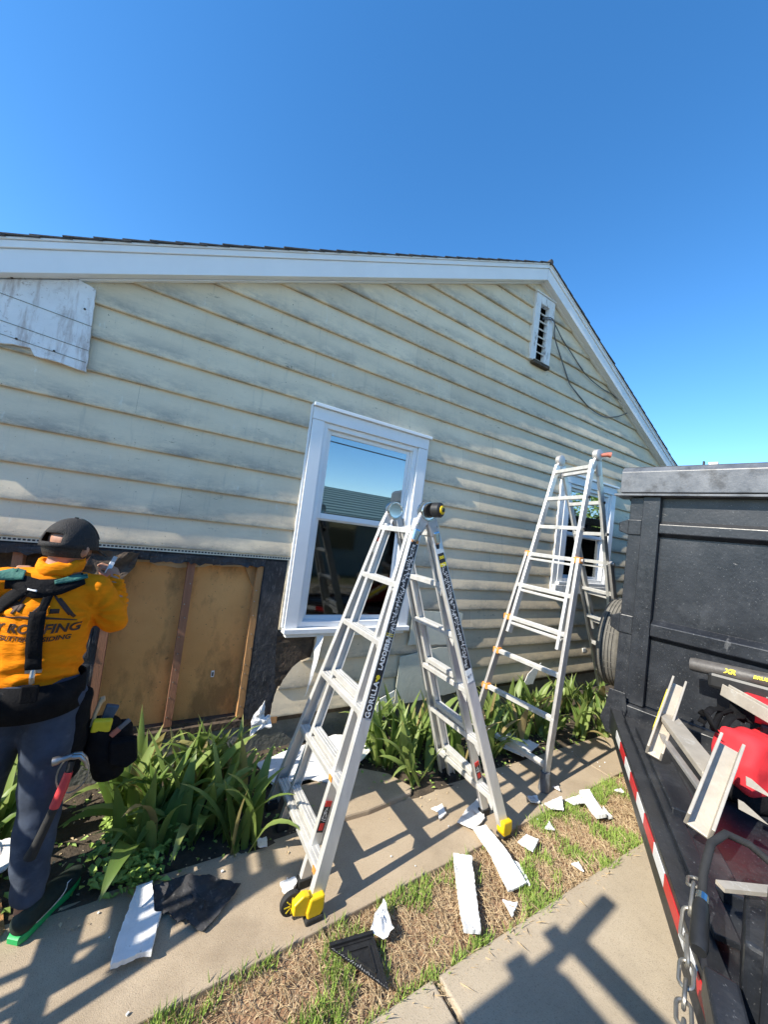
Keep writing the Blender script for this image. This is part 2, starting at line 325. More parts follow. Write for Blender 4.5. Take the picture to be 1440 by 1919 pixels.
def text_mesh(body, size, extr=.0012, shear=0, offset=0., spacing=1.0):
    cu = bpy.data.curves.new('t', 'FONT'); cu.body = body; cu.size = size; cu.extrude = extr; cu.shear = shear; cu.offset = offset
    cu.align_x = 'CENTER'; cu.align_y = 'CENTER'; cu.resolution_u = 3; cu.space_character = spacing
    ob = bpy.data.objects.new('t', cu); return eval_mesh(ob)
def text_obj(name, body, size, o, ex, ey, mat, parent, **kw):
    me = text_mesh(body, size, **kw); ex = Vector(ex).normalized(); ey = Vector(ey); ey = (ey-ex*ey.dot(ex)).normalized(); ez = ex.cross(ey); o = Vector(o)
    for v in me.vertices: v.co = o + ex*v.co.x + ey*v.co.y + ez*v.co.z
    me.materials.clear(); me.materials.append(MAT[mat]); ob = bpy.data.objects.new(name, me); COL.objects.link(ob); setp(ob, parent); return ob
def unit_sphere(nu=14, nv=9):
    P = [(0, 0, 1)]+[(sin(pi*j/nv)*cos(2*pi*k/nu), sin(pi*j/nv)*sin(2*pi*k/nu), cos(pi*j/nv)) for j in range(1, nv) for k in range(nu)]+[(0, 0, -1)]
    F = [(0, 1+k, 1+(k+1) % nu) for k in range(nu)]
    for j in range(nv-2): F += [(1+j*nu+k, 1+(j+1)*nu+k, 1+(j+1)*nu+(k+1) % nu, 1+j*nu+(k+1) % nu) for k in range(nu)]
    e = len(P)-1; F += [(e, e-nu+(k+1) % nu, e-nu+k) for k in range(nu)]
    return P, F
USPH = unit_sphere()
def blob(name, parts, voxel, mat, parent=None, smooth_it=6, disp=None):
    """fuse overlapping ellipsoid chains into ONE continuous skin. parts: list of chains [(x,y,z,rx,ry,rz)...]"""
    vs = []; fs = []
    for ch in parts:
        seq = []
        for a, b in zip(ch[:-1], ch[1:]):
            L = (Vector(a[:3])-Vector(b[:3])).length; k = max(1, int(L/(.35*min(a[3], b[3], a[4], b[4]))))
            seq += [[a[j]+(b[j]-a[j])*i/k for j in range(6)] for i in range(k)]
        seq.append(ch[-1])
        for s in seq:
            o = len(vs); vs += [(s[0]+p[0]*s[3], s[1]+p[1]*s[4], s[2]+p[2]*s[5]) for p in USPH[0]]; fs += [tuple(i+o for i in f) for f in USPH[1]]
    me = bpy.data.meshes.new(name); me.from_pydata(vs, [], fs)
    ob = bpy.data.objects.new(name+'_tmp', me)
    r = ob.modifiers.new('r', 'REMESH'); r.mode = 'VOXEL'; r.voxel_size = voxel; r.use_smooth_shade = True
    sm = ob.modifiers.new('s', 'SMOOTH'); sm.factor = .5; sm.iterations = smooth_it
    m2 = eval_mesh(ob); m2.name = name
    if disp:
        ns = [v.normal.copy() for v in m2.vertices]
        for v, nn in zip(m2.vertices, ns): v.co += nn*disp(v.co, nn)
    m2.materials.clear(); m2.materials.append(MAT[mat]); m2.polygons.foreach_set('use_smooth', [True]*len(m2.polygons))
    o = bpy.data.objects.new(name, m2); COL.objects.link(o)
    if parent: setp(o, parent)
    return o
def nz(x, y=0, z=0): return noise.noise(Vector((x, y, z)))
def ragged(poly, amp=.006, step=.02, seed=0):
    out = []
    for k, (a, b) in enumerate(zip(poly, poly[1:]+poly[:1])):
        L = sqrt((a[0]-b[0])**2+(a[1]-b[1])**2); n = max(1, int(L/step))
        for j in range(n):
            t = j/n; out.append((a[0]+(b[0]-a[0])*t+amp*nz(seed+k*9.7+j*.8, 1.3), a[1]+(b[1]-a[1])*t+amp*nz(seed+k*9.7+j*.8, 8.1)))
    return out
def crumple(name, poly, z_of, mat, parent=None, **kw):
    m = MB(); pts = ragged(poly, .006, .02, kw.pop('seed', 1)); c = (sum(p[0] for p in pts)/len(pts), sum(p[1] for p in pts)/len(pts)); n = len(pts)
    rings = [1, .75, .5, .25]
    for r in rings:
        for p in pts:
            q = (c[0]+(p[0]-c[0])*r, c[1]+(p[1]-c[1])*r); m.v.append(Vector(z_of(*q)))
    m.v.append(Vector(z_of(*c)))
    for k in range(len(rings)-1): m.f += [(k*n+j, k*n+(j+1) % n, (k+1)*n+(j+1) % n, (k+1)*n+j) for j in range(n)]
    k = len(rings)-1; m.f += [(k*n+j, k*n+(j+1) % n, (k+1)*n) for j in range(n)]
    ob = m.build(name, mat, parent, **kw); s = ob.modifiers.new('th', 'SOLIDIFY'); s.thickness = .003; return ob
# ------------------------------------------------------------------ ground
def sheet(name, x0, x1, y0, y1, nx, ny, zf, mat, kind='structure', parent=None):
    m = MB(); m.v = [V(x0+(x1-x0)*i/nx, y0+(y1-y0)*j/ny, zf(x0+(x1-x0)*i/nx, y0+(y1-y0)*j/ny)) for j in range(ny+1) for i in range(nx+1)]
    m.f = [(j*(nx+1)+i, j*(nx+1)+i+1, (j+1)*(nx+1)+i+1, (j+1)*(nx+1)+i) for j in range(ny) for i in range(nx)]
    return m.build(name, mat, parent, smooth='all', kind=kind, recalc=False)
MAT['farlawn'] = M('far_lawn', (.12, .14, .05), rough=.95, col2=(.27, .22, .12), vs=3, bump=.5, bs=30)
sheet('ground', -300, 300, -300, 300, 2, 2, lambda x, y: -.075, 'farlawn')
sheet('lawn_strip', -4, 9, -1.80, -1.08, 260, 15, lambda x, y: -.035+.012*nz(x*4, y*4)+.008*nz(x*15, y*15), 'soil')
sheet('flower_bed', -1.4, 8.3, -1.0, .04, 190, 22, lambda x, y: -.01+.03*nz(x*3, y*3, 3)+.02*nz(x*9, y*9)-(.05 if y < -.86 else 0), 'bed')
def near_edge(x): return -1.392+.04*(x-.16)
walk = empty('sidewalk', (1, -1.1, 0)); walk['kind'] = 'structure'
xs = [-4.0, -2.3, -.62, 3.42, 5.2, 7.0, 8.5]
for i, (a, b) in enumerate(zip(xs[:-1], xs[1:])):
    a += .0015; b -= .0015; m = MB(); n = 14
    near = [(a+(b-a)*k/n, near_edge(a+(b-a)*k/n)+.006*nz(a*3+k*.9, 5)) for k in range(n+1)]
    far = [(a+(b-a)*k/n, -.83+.012*nz(a*2+k*1.1, 9)) for k in range(n, -1, -1)]
    m.prism(near+far, (0, 0, -.11), (1, 0, 0), (0, 1, 0), (0, 0, 1), .11+.004*nz(i*3.3))
    m.build('concrete_slab', 'conc', walk, bevel=.006)
drive = empty('driveway', (2, -4, 0)); drive['kind'] = 'structure'
for (a, b) in ((-7.5, -2.2), (-2.17, 1.185), (1.215, 4.6), (4.63, 9.5)):
    for (c0, c1) in ((-4.6, -1.722), (-7.5, -4.63)):
        m = MB(); n = 12
        e1 = [(a+(b-a)*k/n, c1+(.007*nz(a+k*.7, 2) if c1 > -2 else 0)) for k in range(n, -1, -1)]
        m.prism([(a, c0), (b, c0)]+e1, (0, 0, -.12), (1, 0, 0), (0, 1, 0), (0, 0, 1), .118)
        m.build('concrete_slab', 'conc2', drive, bevel=.008)
# broken concrete step lying behind the walk
m = MB(); m.prism([(1.0, -.86), (1.36, -.875), (1.70, -.845), (1.745, -.80), (1.66, -.62), (1.5, -.50), (1.02, -.52)], (0, 0, -.05), (1, 0, 0), (0, 1, 0), (0, 0, 1), .085)
m.build('stepping_slab', 'conc', bevel=.012, label='broken concrete slab lying between the walk and the house wall', cat='slab')

# ------------------------------------------------------------------ house
EXP, Z0 = .2032, 1.4656
WX0, WX1, RX = -1.3, 8.16, 3.43
RZ, RS = 4.826, .463
rake = lambda x: RZ - RS*abs(x-RX)
house = empty('house', (3.43, .1, 0), 'cream lap-sided house with white gable trim and a stripped wall section', 'house')
def hb(name, mat, *b, bevel=0, parent=None): return MB().bx(*b).build(name, mat, parent or house, bevel=bevel)
# sheathing with openings (windows, wall cavity): set just behind the siding
W1 = (.94, 2.09, .905, 2.66); W2 = (4.25, 5.43, 1.39, 2.75); CAV = (-1.2, .735, .24, 1.385); VT = (3.355, 3.69, 3.88, 4.69)
def zr(x): return rake(x)+.10
sh = MB()
def quad(x0, x1, z0, z1):
    n = max(1, int((x1-x0)/.5))
    for k in range(n):
        a = x0+(x1-x0)*k/n; b = x0+(x1-x0)*(k+1)/n
        ta, tb = min(z1, zr(a)), min(z1, zr(b))
        if ta > z0+.01 and tb > z0+.01: sh.add([(a, 0, z0), (b, 0, z0), (b, 0, tb), (a, 0, ta)], [(0, 1, 2, 3)])
gx = sorted({WX0, WX1, RX, CAV[0], CAV[1], W1[0]+.06, W1[1]-.06, W2[0]+.06, W2[1]-.06, VT[0]+.07, VT[1]-.07})
gz_ = sorted({.24, CAV[3], W1[2]+.05, W1[3]-.06, W2[2]+.05, W2[3]-.06, VT[2]+.05, VT[3]-.07, 6})
for a, b in zip(gx[:-1], gx[1:]):
    for c, e in zip(gz_[:-1], gz_[1:]):
        mx_, mz_ = (a+b)/2, (c+min(e, 5))/2
        if any(q[0]-.01 < mx_ < q[1]+.01 and q[2]-.01 < mz_ < q[3]+.01 for q in ((W1[0]+.06, W1[1]-.06, W1[2]+.05, W1[3]-.06), (W2[0]+.06, W2[1]-.06, W2[2]+.05, W2[3]-.06), CAV, (VT[0]+.07, VT[1]-.07, VT[2]+.05, VT[3]-.07))): continue
        quad(a, b, c, e)
sh.build('sheathing', 'paper', house, recalc=False)
# side and rear walls, foundation
hb('side_wall', 'white', WX0, WX0+.1, .02, 9, .24, 2.6); hb('side_wall', 'white', WX1-.1, WX1, .02, 9, .24, 2.6)
hb('rear_wall', 'white', WX0, WX1, 9, 9.1, .24, 2.6)
m = MB(); n = 60
for k in range(n):
    a = WX0+(WX1-WX0)*k/n; b = WX0+(WX1-WX0)*(k+1)/n
    m.add([(a, -.012+.012*nz(k*.8), -.3), (b, -.012+.012*nz((k+1)*.8), -.3), (b, .005+.01*nz(k*.8+.8, 4), .20), (a, .005+.01*nz(k*.8, 4), .20), (b, .25, .20), (a, .25, .20)], [(0, 1, 2, 3), (3, 2, 4, 5)])
m.build('foundation', 'found', house)
m = MB()
for k in range(40):
    a = WX0+(WX1-WX0)*k/40; m.bx(a, a+(WX1-WX0)/40-.0005, -.004+.006*nz(k*1.3), .09, .198, .242+.004*nz(k*2.1))
m.build('sill_plate', 'rot', house)
# wall cavity: fibreboard back, studs, header
hb('fibreboard_panel', 'fiber', -.24, .735, .085, .10, .20, 1.46)
hb('cable_hole', 'foam', .487, .508, .081, .0855, .545, .59); hb('cable_hole', 'rot', .492, .503, .0795, .082, .552, .58)
hb('dark_cavity_back', 'rot', -1.25, -.245, .10, .12, .2, 1.46)
hb('plate', 'rot', -1.25, .735, .03, .085, .2, .262)
for x0, x1, mt, y0 in ((.226, .272, 'stud', .012), (.690, .735, 'stud2', .004), (-.205, -.16, 'stud', .012), (-.66, -.615, 'stud', .012), (-1.12, -1.07, 'stud', .012)):
    m = MB(); n = 10
    for k in range(n):
        z0 = .262+(1.388-.262)*k/n; z1 = .262+(1.388-.262)*(k+1)/n; j0 = .003*nz(x0*30, k); j1 = .003*nz(x0*30, k+1)
        m.add([(x0+j0, y0, z0), (x1+j0, y0, z0), (x1+j1, y0, z1), (x0+j1, y0, z1), (x0+j0, .085, z0), (x1+j0, .085, z0), (x1+j1, .085, z1), (x0+j1, .085, z1)], [(0, 1, 2, 3), (4, 0, 3, 7), (1, 5, 6, 2)])
    st = m.build('stud', mt, house)
    if x0 > .2:
        for k in range(9):
            z = .34+.11*k+random.uniform(-.03, .03); MB().disc((x0+.02+random.uniform(-.012, .012), y0-.004, z), (0, 1, 0), .004, .012, 6).build('nail', 'steel', st)
hb('header', 'paper', -1.25, .76, -.006, .07, 1.375, 1.462)
# diagonal brace peeking at the cavity's upper right corner
MB().prism([(.60, 1.375), (.735, 1.375), (.735, 1.12)], (0, .05, 0), (1, 0, 0), (0, 0, 1), (0, 1, 0), .03).build('corner_brace', 'stud2', house)
# torn top edge of the fibreboard
m = MB(); pts = [(-.2, 1.38)]+[(-.2+.9*k/22, 1.352+.014*nz(k*.9, 3)-.03*max(0, 1-abs(k-9)/6)) for k in range(23)]+[(.7, 1.38)]
m.prism(pts[:1]+pts[1:]+[], (0, .070, 0), (1, 0, 0), (0, 0, 1), (0, 1, 0), .006).build('torn_board_edge', 'woodhandle', house)
# tar paper strip beside the cavity, and its rotten lower end
m = MB(); n = 26; L = []; Rr = []
for k in range(n+1):
    z = .245+(1.42-.245)*k/n; L.append((.742+.006*nz(k*.7), z)); Rr.append((.905+.012*nz(k*.9, 7)+(.06 if z < .8 else 0)*(1-k/12 if k < 12 else 0), z))
for k in range(n): m.add([(L[k][0], -.012, L[k][1]), (Rr[k][0], -.010-.004*nz(k), Rr[k][1]), (Rr[k+1][0], -.010-.004*nz(k+1), Rr[k+1][1]), (L[k+1][0], -.012, L[k+1][1])], [(0, 1, 2, 3)])
m.build('tar_paper_strip', 'paper', house)
m = MB(); n = 18
for k in range(n):
    z0 = .30+.55*k/n; z1 = .30+.55*(k+1)/n
    f = lambda z, s: .86+.02*nz(z*22, s); g = lambda z, s: 1.24+.03*nz(z*30, s)
    m.add([(f(z0, 1), -.008+.006*nz(z0*30), z0), (g(z0, 2), -.004+.006*nz(z0*20, 4), z0), (g(z1, 2), -.004+.006*nz(z1*20, 4), z1), (f(z1, 1), -.008+.006*nz(z1*30), z1)], [(0, 1, 2, 3)])
m.build('rotten_sheathing', 'rot', house)

# torn black paper hanging over the opening and stuffed beside the worker
for k, (xa, xb, zt) in enumerate(((-.95, -.40, 1.43), (-.42, .02, 1.44), (.0, .42, 1.425), (.38, .74, 1.43))):
    top = [(xa, zt), (xb, zt)]; low = [(xb-(xb-xa)*j/14, zt-.055-.035*nz(j*.9+k*7, 2)-(.05 if k == 1 else 0)*max(0, 1-abs(j-9)/5)) for j in range(15)]
    crumple('torn_tar_paper', top+low, lambda a, b: (a, -.014+.012*nz(a*18, b*18), b), 'paper', house, seed=60+k)
crumple('torn_tar_paper', [(-.34, 1.42), (-.06, 1.42), (-.08, 1.33), (-.13, 1.25), (-.16, 1.12), (-.27, 1.05), (-.36, 1.2)], lambda a, b: (a, -.03+.04*nz(a*14, b*14), b), 'rot', house, seed=70)
crumple('torn_tar_paper', [(-.24, 1.0), (-.17, .98), (-.175, .7), (-.20, .45), (-.26, .42), (-.28, .7)], lambda a, b: (a, .02+.02*nz(a*14, b*14), b), 'paper', house, seed=71)
# siding boards
tear = [(.20, .925), (.34, .93), (.446, .955), (.52, .99), (.603, 1.05), (.645, 1.10), (.66, 1.135), (.668, 1.18), (.74, 1.205), (.847, 1.215), (.866, 1.27), (.885, 1.40), (.91, 1.5)]
def tear_x(z):
    for (z0, x0), (z1, x1) in zip(tear[:-1], tear[1:]):
        if z <= z1: return x0+(x1-x0)*max(0, (z-z0))/(z1-z0)+.006*nz(z*45)
    return 1.5
OB = [(W1[0]+.02, W1[1]-.02, W1[2]+.01, W1[3]-.02), (W2[0]+.02, W2[1]-.02, W2[2]+.01, W2[3]-.02), (VT[0]+.02, VT[1]-.02, VT[2]+.02, VT[3]-.02)]
def board(i, x0, x1, lim=None):
    """one course of lap siding; rows follow the curved face, trimmed at the rake, windows and tears"""
    zb = Z0+i*EXP; tilt = random.uniform(-.0015, .0015)
    rows = [(-.004, .0), (-.035, -.001), (-.0395, .0035), (-.0405, .012), (-.0385, .035), (-.034, .07), (-.029, .105), (-.0245, .14), (-.0195, .175), (-.0145, .205), (-.010, .222)]
    extra = []
    for o in OB:
        for zz in (o[2], o[3]):
            if zb+.005 < zz < zb+.215: extra.append(zz-zb)
    def y_at(h):
        for (ya, ha), (yb, hb_) in zip(rows[1:-1], rows[2:]):
            if ha <= h <= hb_: return ya+(yb-ya)*(h-ha)/(hb_-ha+1e-9)
        return rows[-1][0]
    if lim is not None:
        extra += [.02*k for k in range(1, 11)]
    rr = sorted(rows[1:]+[(y_at(h), h) for h in extra], key=lambda q: q[1]); rr = [rows[0]]+rr
    # columns
    cs = {x0, x1}
    for o in OB:
        if o[3] > zb and o[2] < zb+.22:
            for q in (o[0], o[1]):
                if x0 < q < x1: cs.add(q)
    k = x0+.3
    while k < x1-.1: cs.add(k); k += .42
    cs = sorted(cs); mb = MB(); uvs = []
    def lim_x(x, z):
        l = RX-(RZ+.05-z)/RS; r = RX+(RZ+.05-z)/RS
        x = min(max(x, l), r)
        if lim: x = max(x, lim(z))
        return x
    grid = []
    for (y, hgt) in rr:
        z = zb+hgt; row = []
        for x in cs:
            xx = lim_x(x, z); wob = .0008*nz(xx*1.3, i*5.1)+.0004*nz(xx*4, i*3.3, 2)
            sag = .0014*nz(xx*.6, i*2.7, 9)
            row.append(V(xx, y+(wob if y < -.005 else 0), z+sag+tilt*(xx-x0)*.3))
        grid.append(row)
    nc = len(cs); mb.v = [p for r in grid for p in r]
    for a in range(len(rr)-1):
        zm = zb+(rr[a][1]+rr[a+1][1])/2
        for b in range(nc-1):
            xm = (cs[b]+cs[b+1])/2
            if any(o[0] < xm < o[1] and o[2] < zm < o[3] for o in OB): continue
            p, q = grid[a][b], grid[a][b+1]; p2, q2 = grid[a+1][b], grid[a+1][b+1]
            if (q-p).length < .002 and (q2-p2).length < .002: continue
            mb.f.append((a*nc+b, a*nc+b+1, (a+1)*nc+b+1, (a+1)*nc+b))
    if not mb.f: return
    ob = mb.build('siding_board', 'siding', house, smooth=True, recalc=False)
    uvl = ob.data.uv_layers.new(name='UVMap')
    for lp in ob.data.loops:
        p = ob.data.vertices[lp.vertex_index].co; uvl.data[lp.index].uv = (p.x, (p.z-zb)/EXP)
    return ob
seams = {7: [.9, 3.2], 8: [2.3, 5.6], 5: [2.55], 4: [-.2, 2.4, 6.2], 2: [3.0], 1: [.12, 6.6], 3: [2.85, 6.0], 6: [2.95, 5.1], 9: [1.85, 4.4], 10: [2.7], 0: [3.1, 6.3], -1: [2.6], -2: [3.5], -3: [2.9, 6.1], -4: [2.35, 5.2], -5: [2.8], -6: [3.3]}
for i in range(-6, 17):
    zb = Z0+i*EXP
    if zb > RZ: break
    lo = max(WX0, RX-(RZ+.05-zb)/RS); hi = min(WX1, RX+(RZ+.05-zb)/RS)
    cuts = [lo]+[s for s in seams.get(i, []) if lo+.2 < s < hi-.2]+[hi]
    for o in OB:                       # a window that swallows the whole course splits the board
        if o[2] < zb+.03 and o[3] > zb+.19: cuts += [o[0], o[1]]
    cuts = sorted(cuts)
    for a, b in zip(cuts[:-1], cuts[1:]):
        mid = (a+b)/2
        if any(abs(a-o[0]) < 1e-6 and abs(b-o[1]) < 1e-6 for o in OB): continue
        lim = None
        if i < 0:
            if b <= 1.0: continue
            if a < .95: a = .9
            if a < 1.3: lim = tear_x
        board(i, a+.0005, b-.0005, lim)
# perforated starter edge of the lowest hanging course
ps = hb('starter_strip', 'shardback', WX0, .93, -.0275, -.025, 1.438, 1.4655)
m = MB()
for k in range(110):
    x = WX0+.05+.0203*k
    if x < .92: m.bx(x, x+.013, -.0285, -.027, 1.446, 1.456)
m.build('perforation', 'paper', ps)
# short length of siding edge still hanging left of the window
hb('siding_end_strip', 'siding', .905, .945, -.03, -.006, .905, 1.44)
# peeled shards still on the wall
def wallshard(name, poly, y, th, mat, parent=house, seed=0, amp=.008, lean=0):
    ob = MB().prism(ragged(poly, amp, .03, seed), (0, y, 0), (1, 0, 0), (0, lean, 1), (0, 1, 0), th).build(name, mat, parent); return ob
pp = wallshard('old_cladding_panel', [(-1.2, 2.50), (-.86, 2.495), (-.72, 2.515), (-.70, 2.475), (-.60, 2.475), (-.468, 2.462), (-.486, 2.955), (-.58, 2.985), (-.72, 3.02), (-.9, 3.0), (-1.2, 2.85)], -.060, .018, 'patch', seed=3)
for z0, z1 in ((2.60, 2.585), (2.74, 2.73), (2.53, 2.512)):
    MB().prism([(-1.19, z0+.04), (-.475, z1), (-.475, z1+.003), (-1.19, z0+.043)], (0, -.0625, 0), (1, 0, 0), (0, 0, 1), (0, 1, 0), .003).build('panel_groove', 'found', pp)
for x, z in ((-.52, 2.82), (-.62, 2.53), (-.78, 2.54), (-.84, 2.86)): MB().disc((x, -.062, z), (0, 1, 0), .006, .006, 7).build('nail', 'rot', pp)
wallshard('broken_siding_patch', [(2.04, .20), (2.78, .24), (2.86, .68), (2.5, .70), (2.05, .64)], -.062, .006, 'shardback', seed=5)
wallshard('broken_siding_patch', [(2.12, .74), (2.75, .72), (2.76, 1.03), (2.14, 1.06)], -.060, .006, 'shardback', seed=7)
wallshard('broken_siding_patch', [(1.75, .10), (2.02, .16), (2.0, .36), (1.86, .30)], -.10, .006, 'foam', seed=9)
wallshard('broken_siding_patch', [(3.83, .20), (4.0, .2), (4.12, .43), (4.02, .40), (3.9, .33)], -.06, .005, 'foam', seed=11)
hb('small_tag', 'foam', 5.0, 5.07, -.04, -.03, .50, .55)
# peeled strip hanging below the window sill and crumpled flap at the cavity foot
m = MB(); n = 10
for k in range(n+1):
    t = k/n; z = .86-.46*t; x = 1.235-.07*t+.008*nz(k*.8); y = -.05-.05*sin(t*2.2); wd = .05*(1-t*.75)+.006*nz(k*1.7)
    m.v += [V(x-wd*.5, y-.006, z), V(x+wd*.4, y-.04*(1-t), z+.01)]
m.f = [(2*k, 2*k+1, 2*k+3, 2*k+2) for k in range(n)]
m.build('peeled_strip', 'foam', house, smooth='all')
crumple('torn_cladding_flap', [(.78, .17), (.87, .22), (.93, .20), (.91, .30), (.875, .26), (.855, .40), (.80, .33), (.775, .27)], lambda a, b: (a, -.09+.03*nz(a*25, b*25)+.05*(b-.25), b), 'foam', house, seed=21)
hb('splintered_block', 'stud2', .925, .985, -.04, 0, .20, .26, bevel=.006)

# rake trim, soffit, roof
def rake_board(name, side, h0, h1, y0, y1, mat, x_in=0., parent=house, xa=None, xb=None):
    a = RX if xa is None else xa; e = (WX0-.32 if side < 0 else WX1+.32) if xb is None else xb
    poly = [(a, rake(a)+h0), (e, rake(e)+h0), (e, rake(e)+h1), (a, rake(a)+h1)]
    return MB().prism(poly, (0, y0, 0), (1, 0, 0), (0, 0, 1), (0, 1, 0), y1-y0).build(name, mat, parent, bevel=.002)
rake_board('rake_board', -1, .008, .140, -.12, -.095, 'white', xa=1.005); rake_board('rake_board', -1, .008, .140, -.12, -.095, 'white', xa=RX-.002, xb=1.0)
rake_board('rake_board', 1, .008, .140, -.12, -.095, 'white', xa=RX+.002)
for s in (-1, 1):
    rake_board('soffit', s, .012, .03, -.095, .0, 'white')
    rake_board('rake_trim', s, .142, .182, -.131, -.095, 'vinyl', xa=RX+s*.002); rake_board('drip_edge', s, .184, .197, -.139, -.09, 'vinyl', xa=RX+s*.002)
    rake_board('bed_mould', s, .0, .010, -.06, -.03, 'white', xa=RX+s*.002)
roof = rake_board('roof', -1, .165, .196, -.094, 9.3, 'shingle'); rake_board('roof_deck', 1, .165, .196, -.094, 9.3, 'shingle')
ns = 37
th = atan2(RS, 1)
for s in (-1, 1):
    for k in range(ns):
        l0 = 5.35-k*.143; xa = RX+s*(l0*cos(th)); za = RZ-RS*abs(xa-RX)+.198; L = .185
        ex = V(-s*cos(th), 0, sin(th)); nn = V(s*sin(th), 0, cos(th))
        a = V(xa, 0, za)+nn*.012; b = a+ex*L-nn*.010; y0 = -.152+.012*nz(k*1.7, s); 
        m = MB(); th_ = .007
        m.add([a+V(0, y0, 0), b+V(0, y0, 0), b+V(0, 9.3, 0), a+V(0, 9.3, 0), a+V(0, y0, 0)-nn*th_, b+V(0, y0, 0)-nn*th_, b+V(0, 9.3, 0)-nn*th_, a+V(0, 9.3, 0)-nn*th_], [(0, 3, 2, 1), (4, 5, 6, 7), (0, 1, 5, 4), (3, 7, 6, 2), (0, 4, 7, 3), (1, 2, 6, 5)])
        m.build('shingle_course', 'shingle', roof)
m = MB(); m.tube([(RX, -.152, RZ+.206), (RX, 9.3, RZ+.206)], .03, 8); m.build('ridge_cap', 'shingle', roof)

# windows
def window(x0, x1, z0, z1, zm, name='window'):
    w_ = .10; yc = -.062
    root = MB().bx(x0, x0+w_, yc, .02, z0+.03, z1-.115).build(name, 'white', house, bevel=.003)
    P = lambda nm, mt, *b, bv=.003: MB().bx(*b).build(nm, mt, root, bevel=bv)
    P('casing', 'white', x1-w_, x1, yc, .02, z0+.03, z1-.115)
    P('head_casing', 'white', x0-.002, x1+.002, yc-.004, .02, z1-.113, z1-.016)
    P('head_cap', 'vinyl', x0-.01, x1+.02, yc-.03, -.0, z1-.014, z1+.012)
    P('side_channel', 'vinyl', x0-.018, x0-.004, yc+.012, -.0, z0+.03, z1+.0); P('side_channel', 'vinyl', x1+.004, x1+.016, yc+.012, -.0, z0+.03, z1-.03)
    P('sill', 'vinyl', x0-.01, x1+.012, -.095, .02, z0-.008, z0+.028)
    P('apron', 'white', x0+.02, x1-.02, -.055, .02, z0-.045, z0-.009)
    ix0, ix1, iz0, iz1 = x0+w_, x1-w_, z0+.03, z1-.113
    f = .042
    P('window_frame', 'vinyl', ix0+.001, ix0+f, -.040, .06, iz0, iz1); P('window_frame', 'vinyl', ix1-f, ix1-.001, -.040, .06, iz0, iz1)
    P('window_frame', 'vinyl', ix0+f, ix1-f, -.040, .06, iz1-f, iz1-.001); P('window_frame', 'vinyl', ix0+f, ix1-f, -.040, .06, iz0+.001, iz0+f)
    P('inner_stop', 'vinyl', ix0+f, ix0+f+.014, -.018, .05, iz0+f, iz1-f, bv=.002); P('inner_stop', 'vinyl', ix1-f-.014, ix1-f, -.018, .05, iz0+f, iz1-f, bv=.002)
    jx0, jx1 = ix0+f+.014, ix1-f-.014; s = .034
    # upper sash (outer), lower sash (inner)
    for nm, za, zb_, yy in (('upper', zm-.0, iz1-f, -.004), ('lower', iz0+f, zm+.02, .022)):
        P('sash_rail', 'vinyl', jx0+.001, jx0+s, yy, yy+.024, za, zb_); P('sash_rail', 'vinyl', jx1-s, jx1-.001, yy, yy+.024, za, zb_)
        P('sash_rail', 'vinyl', jx0+s, jx1-s, yy, yy+.024, zb_-s, zb_-.001); P('sash_rail', 'vinyl', jx0+s, jx1-s, yy, yy+.024, za, za+s+(.01 if nm == 'upper' else 0))
        pn = P('pane', 'glass' if nm == 'upper' else 'glass2', jx0+s-.003, jx1-s+.003, yy+.010, yy+.014, za+s-.003, zb_-s+.003, bv=0)
        for v_ in pn.data.vertices: v_.co.y -= .020*(v_.co.x-(jx0+jx1)/2)     # panes skewed out of true to shift what they reflect
    # blind slats and dim room behind
    bl = P('blind', 'blind', jx0, jx1, .075, .08, zm-.0, iz1, bv=0)
    for k in range(10): P('blind_slat', 'blind', jx0+.01, jx1-.01, .062, .074, iz0+.05+.02*k, iz0+.058+.02*k, bv=0)
    P('room_back', 'room', x0-.5, x1+.5, .9, .92, z0-.5, z1+.2, bv=0)
    for a, b_, c, e in ((x0-.5, x0-.48, z0-.5, z1+.2), (x1+.48, x1+.5, z0-.5, z1+.2)): P('room_side', 'room', a, b_, .13, .9, c, e, bv=0)
    P('room_floor', 'room', x0-.5, x1+.5, .13, .9, z0-.52, z0-.5, bv=0); P('room_ceiling', 'room', x0-.5, x1+.5, .13, .9, z1+.2, z1+.22, bv=0)
    return root
window(.935, 2.075, .895, 2.672, 1.79)
window(4.26, 5.42, 1.385, 2.76, 2.0)
hb('wood_sill', 'oldpaint', 4.18, 5.5, -.10, -.01, 1.27, 1.372, bevel=.006)
hb('old_casing', 'oldpaint', 4.165, 4.252, -.055, -.008, 1.30, 2.72, bevel=.004)

# gable vent
vr = MB().bx(3.352, 3.44, -.062, -.006, 3.905, 4.69).build('gable_vent', 'oldpaint', house, bevel=.005)
PV = lambda nm, mt, *b: MB().bx(*b).build(nm, mt, vr, bevel=.004)
PV('vent_frame', 'oldpaint', 3.592, 3.69, -.062, -.006, 3.925, 4.69); PV('vent_frame', 'oldpaint', 3.442, 3.590, -.062, -.006, 4.59, 4.688)
PV('vent_sill', 'rot', 3.40, 3.69, -.075, -.02, 3.875, 3.915); PV('vent_cap', 'oldpaint', 3.345, 3.70, -.072, -.006, 4.692, 4.705)
PV('vent_back', 'rot', 3.442, 3.59, .06, .07, 3.9, 4.6)
for k in range(7):
    z = 3.955+.092*k
    MB().box((3.516, -.018, z), (.147, .085, .012), Matrix.Rotation(radians(38), 3, 'X')).build('vent_slat', 'oldpaint', vr)

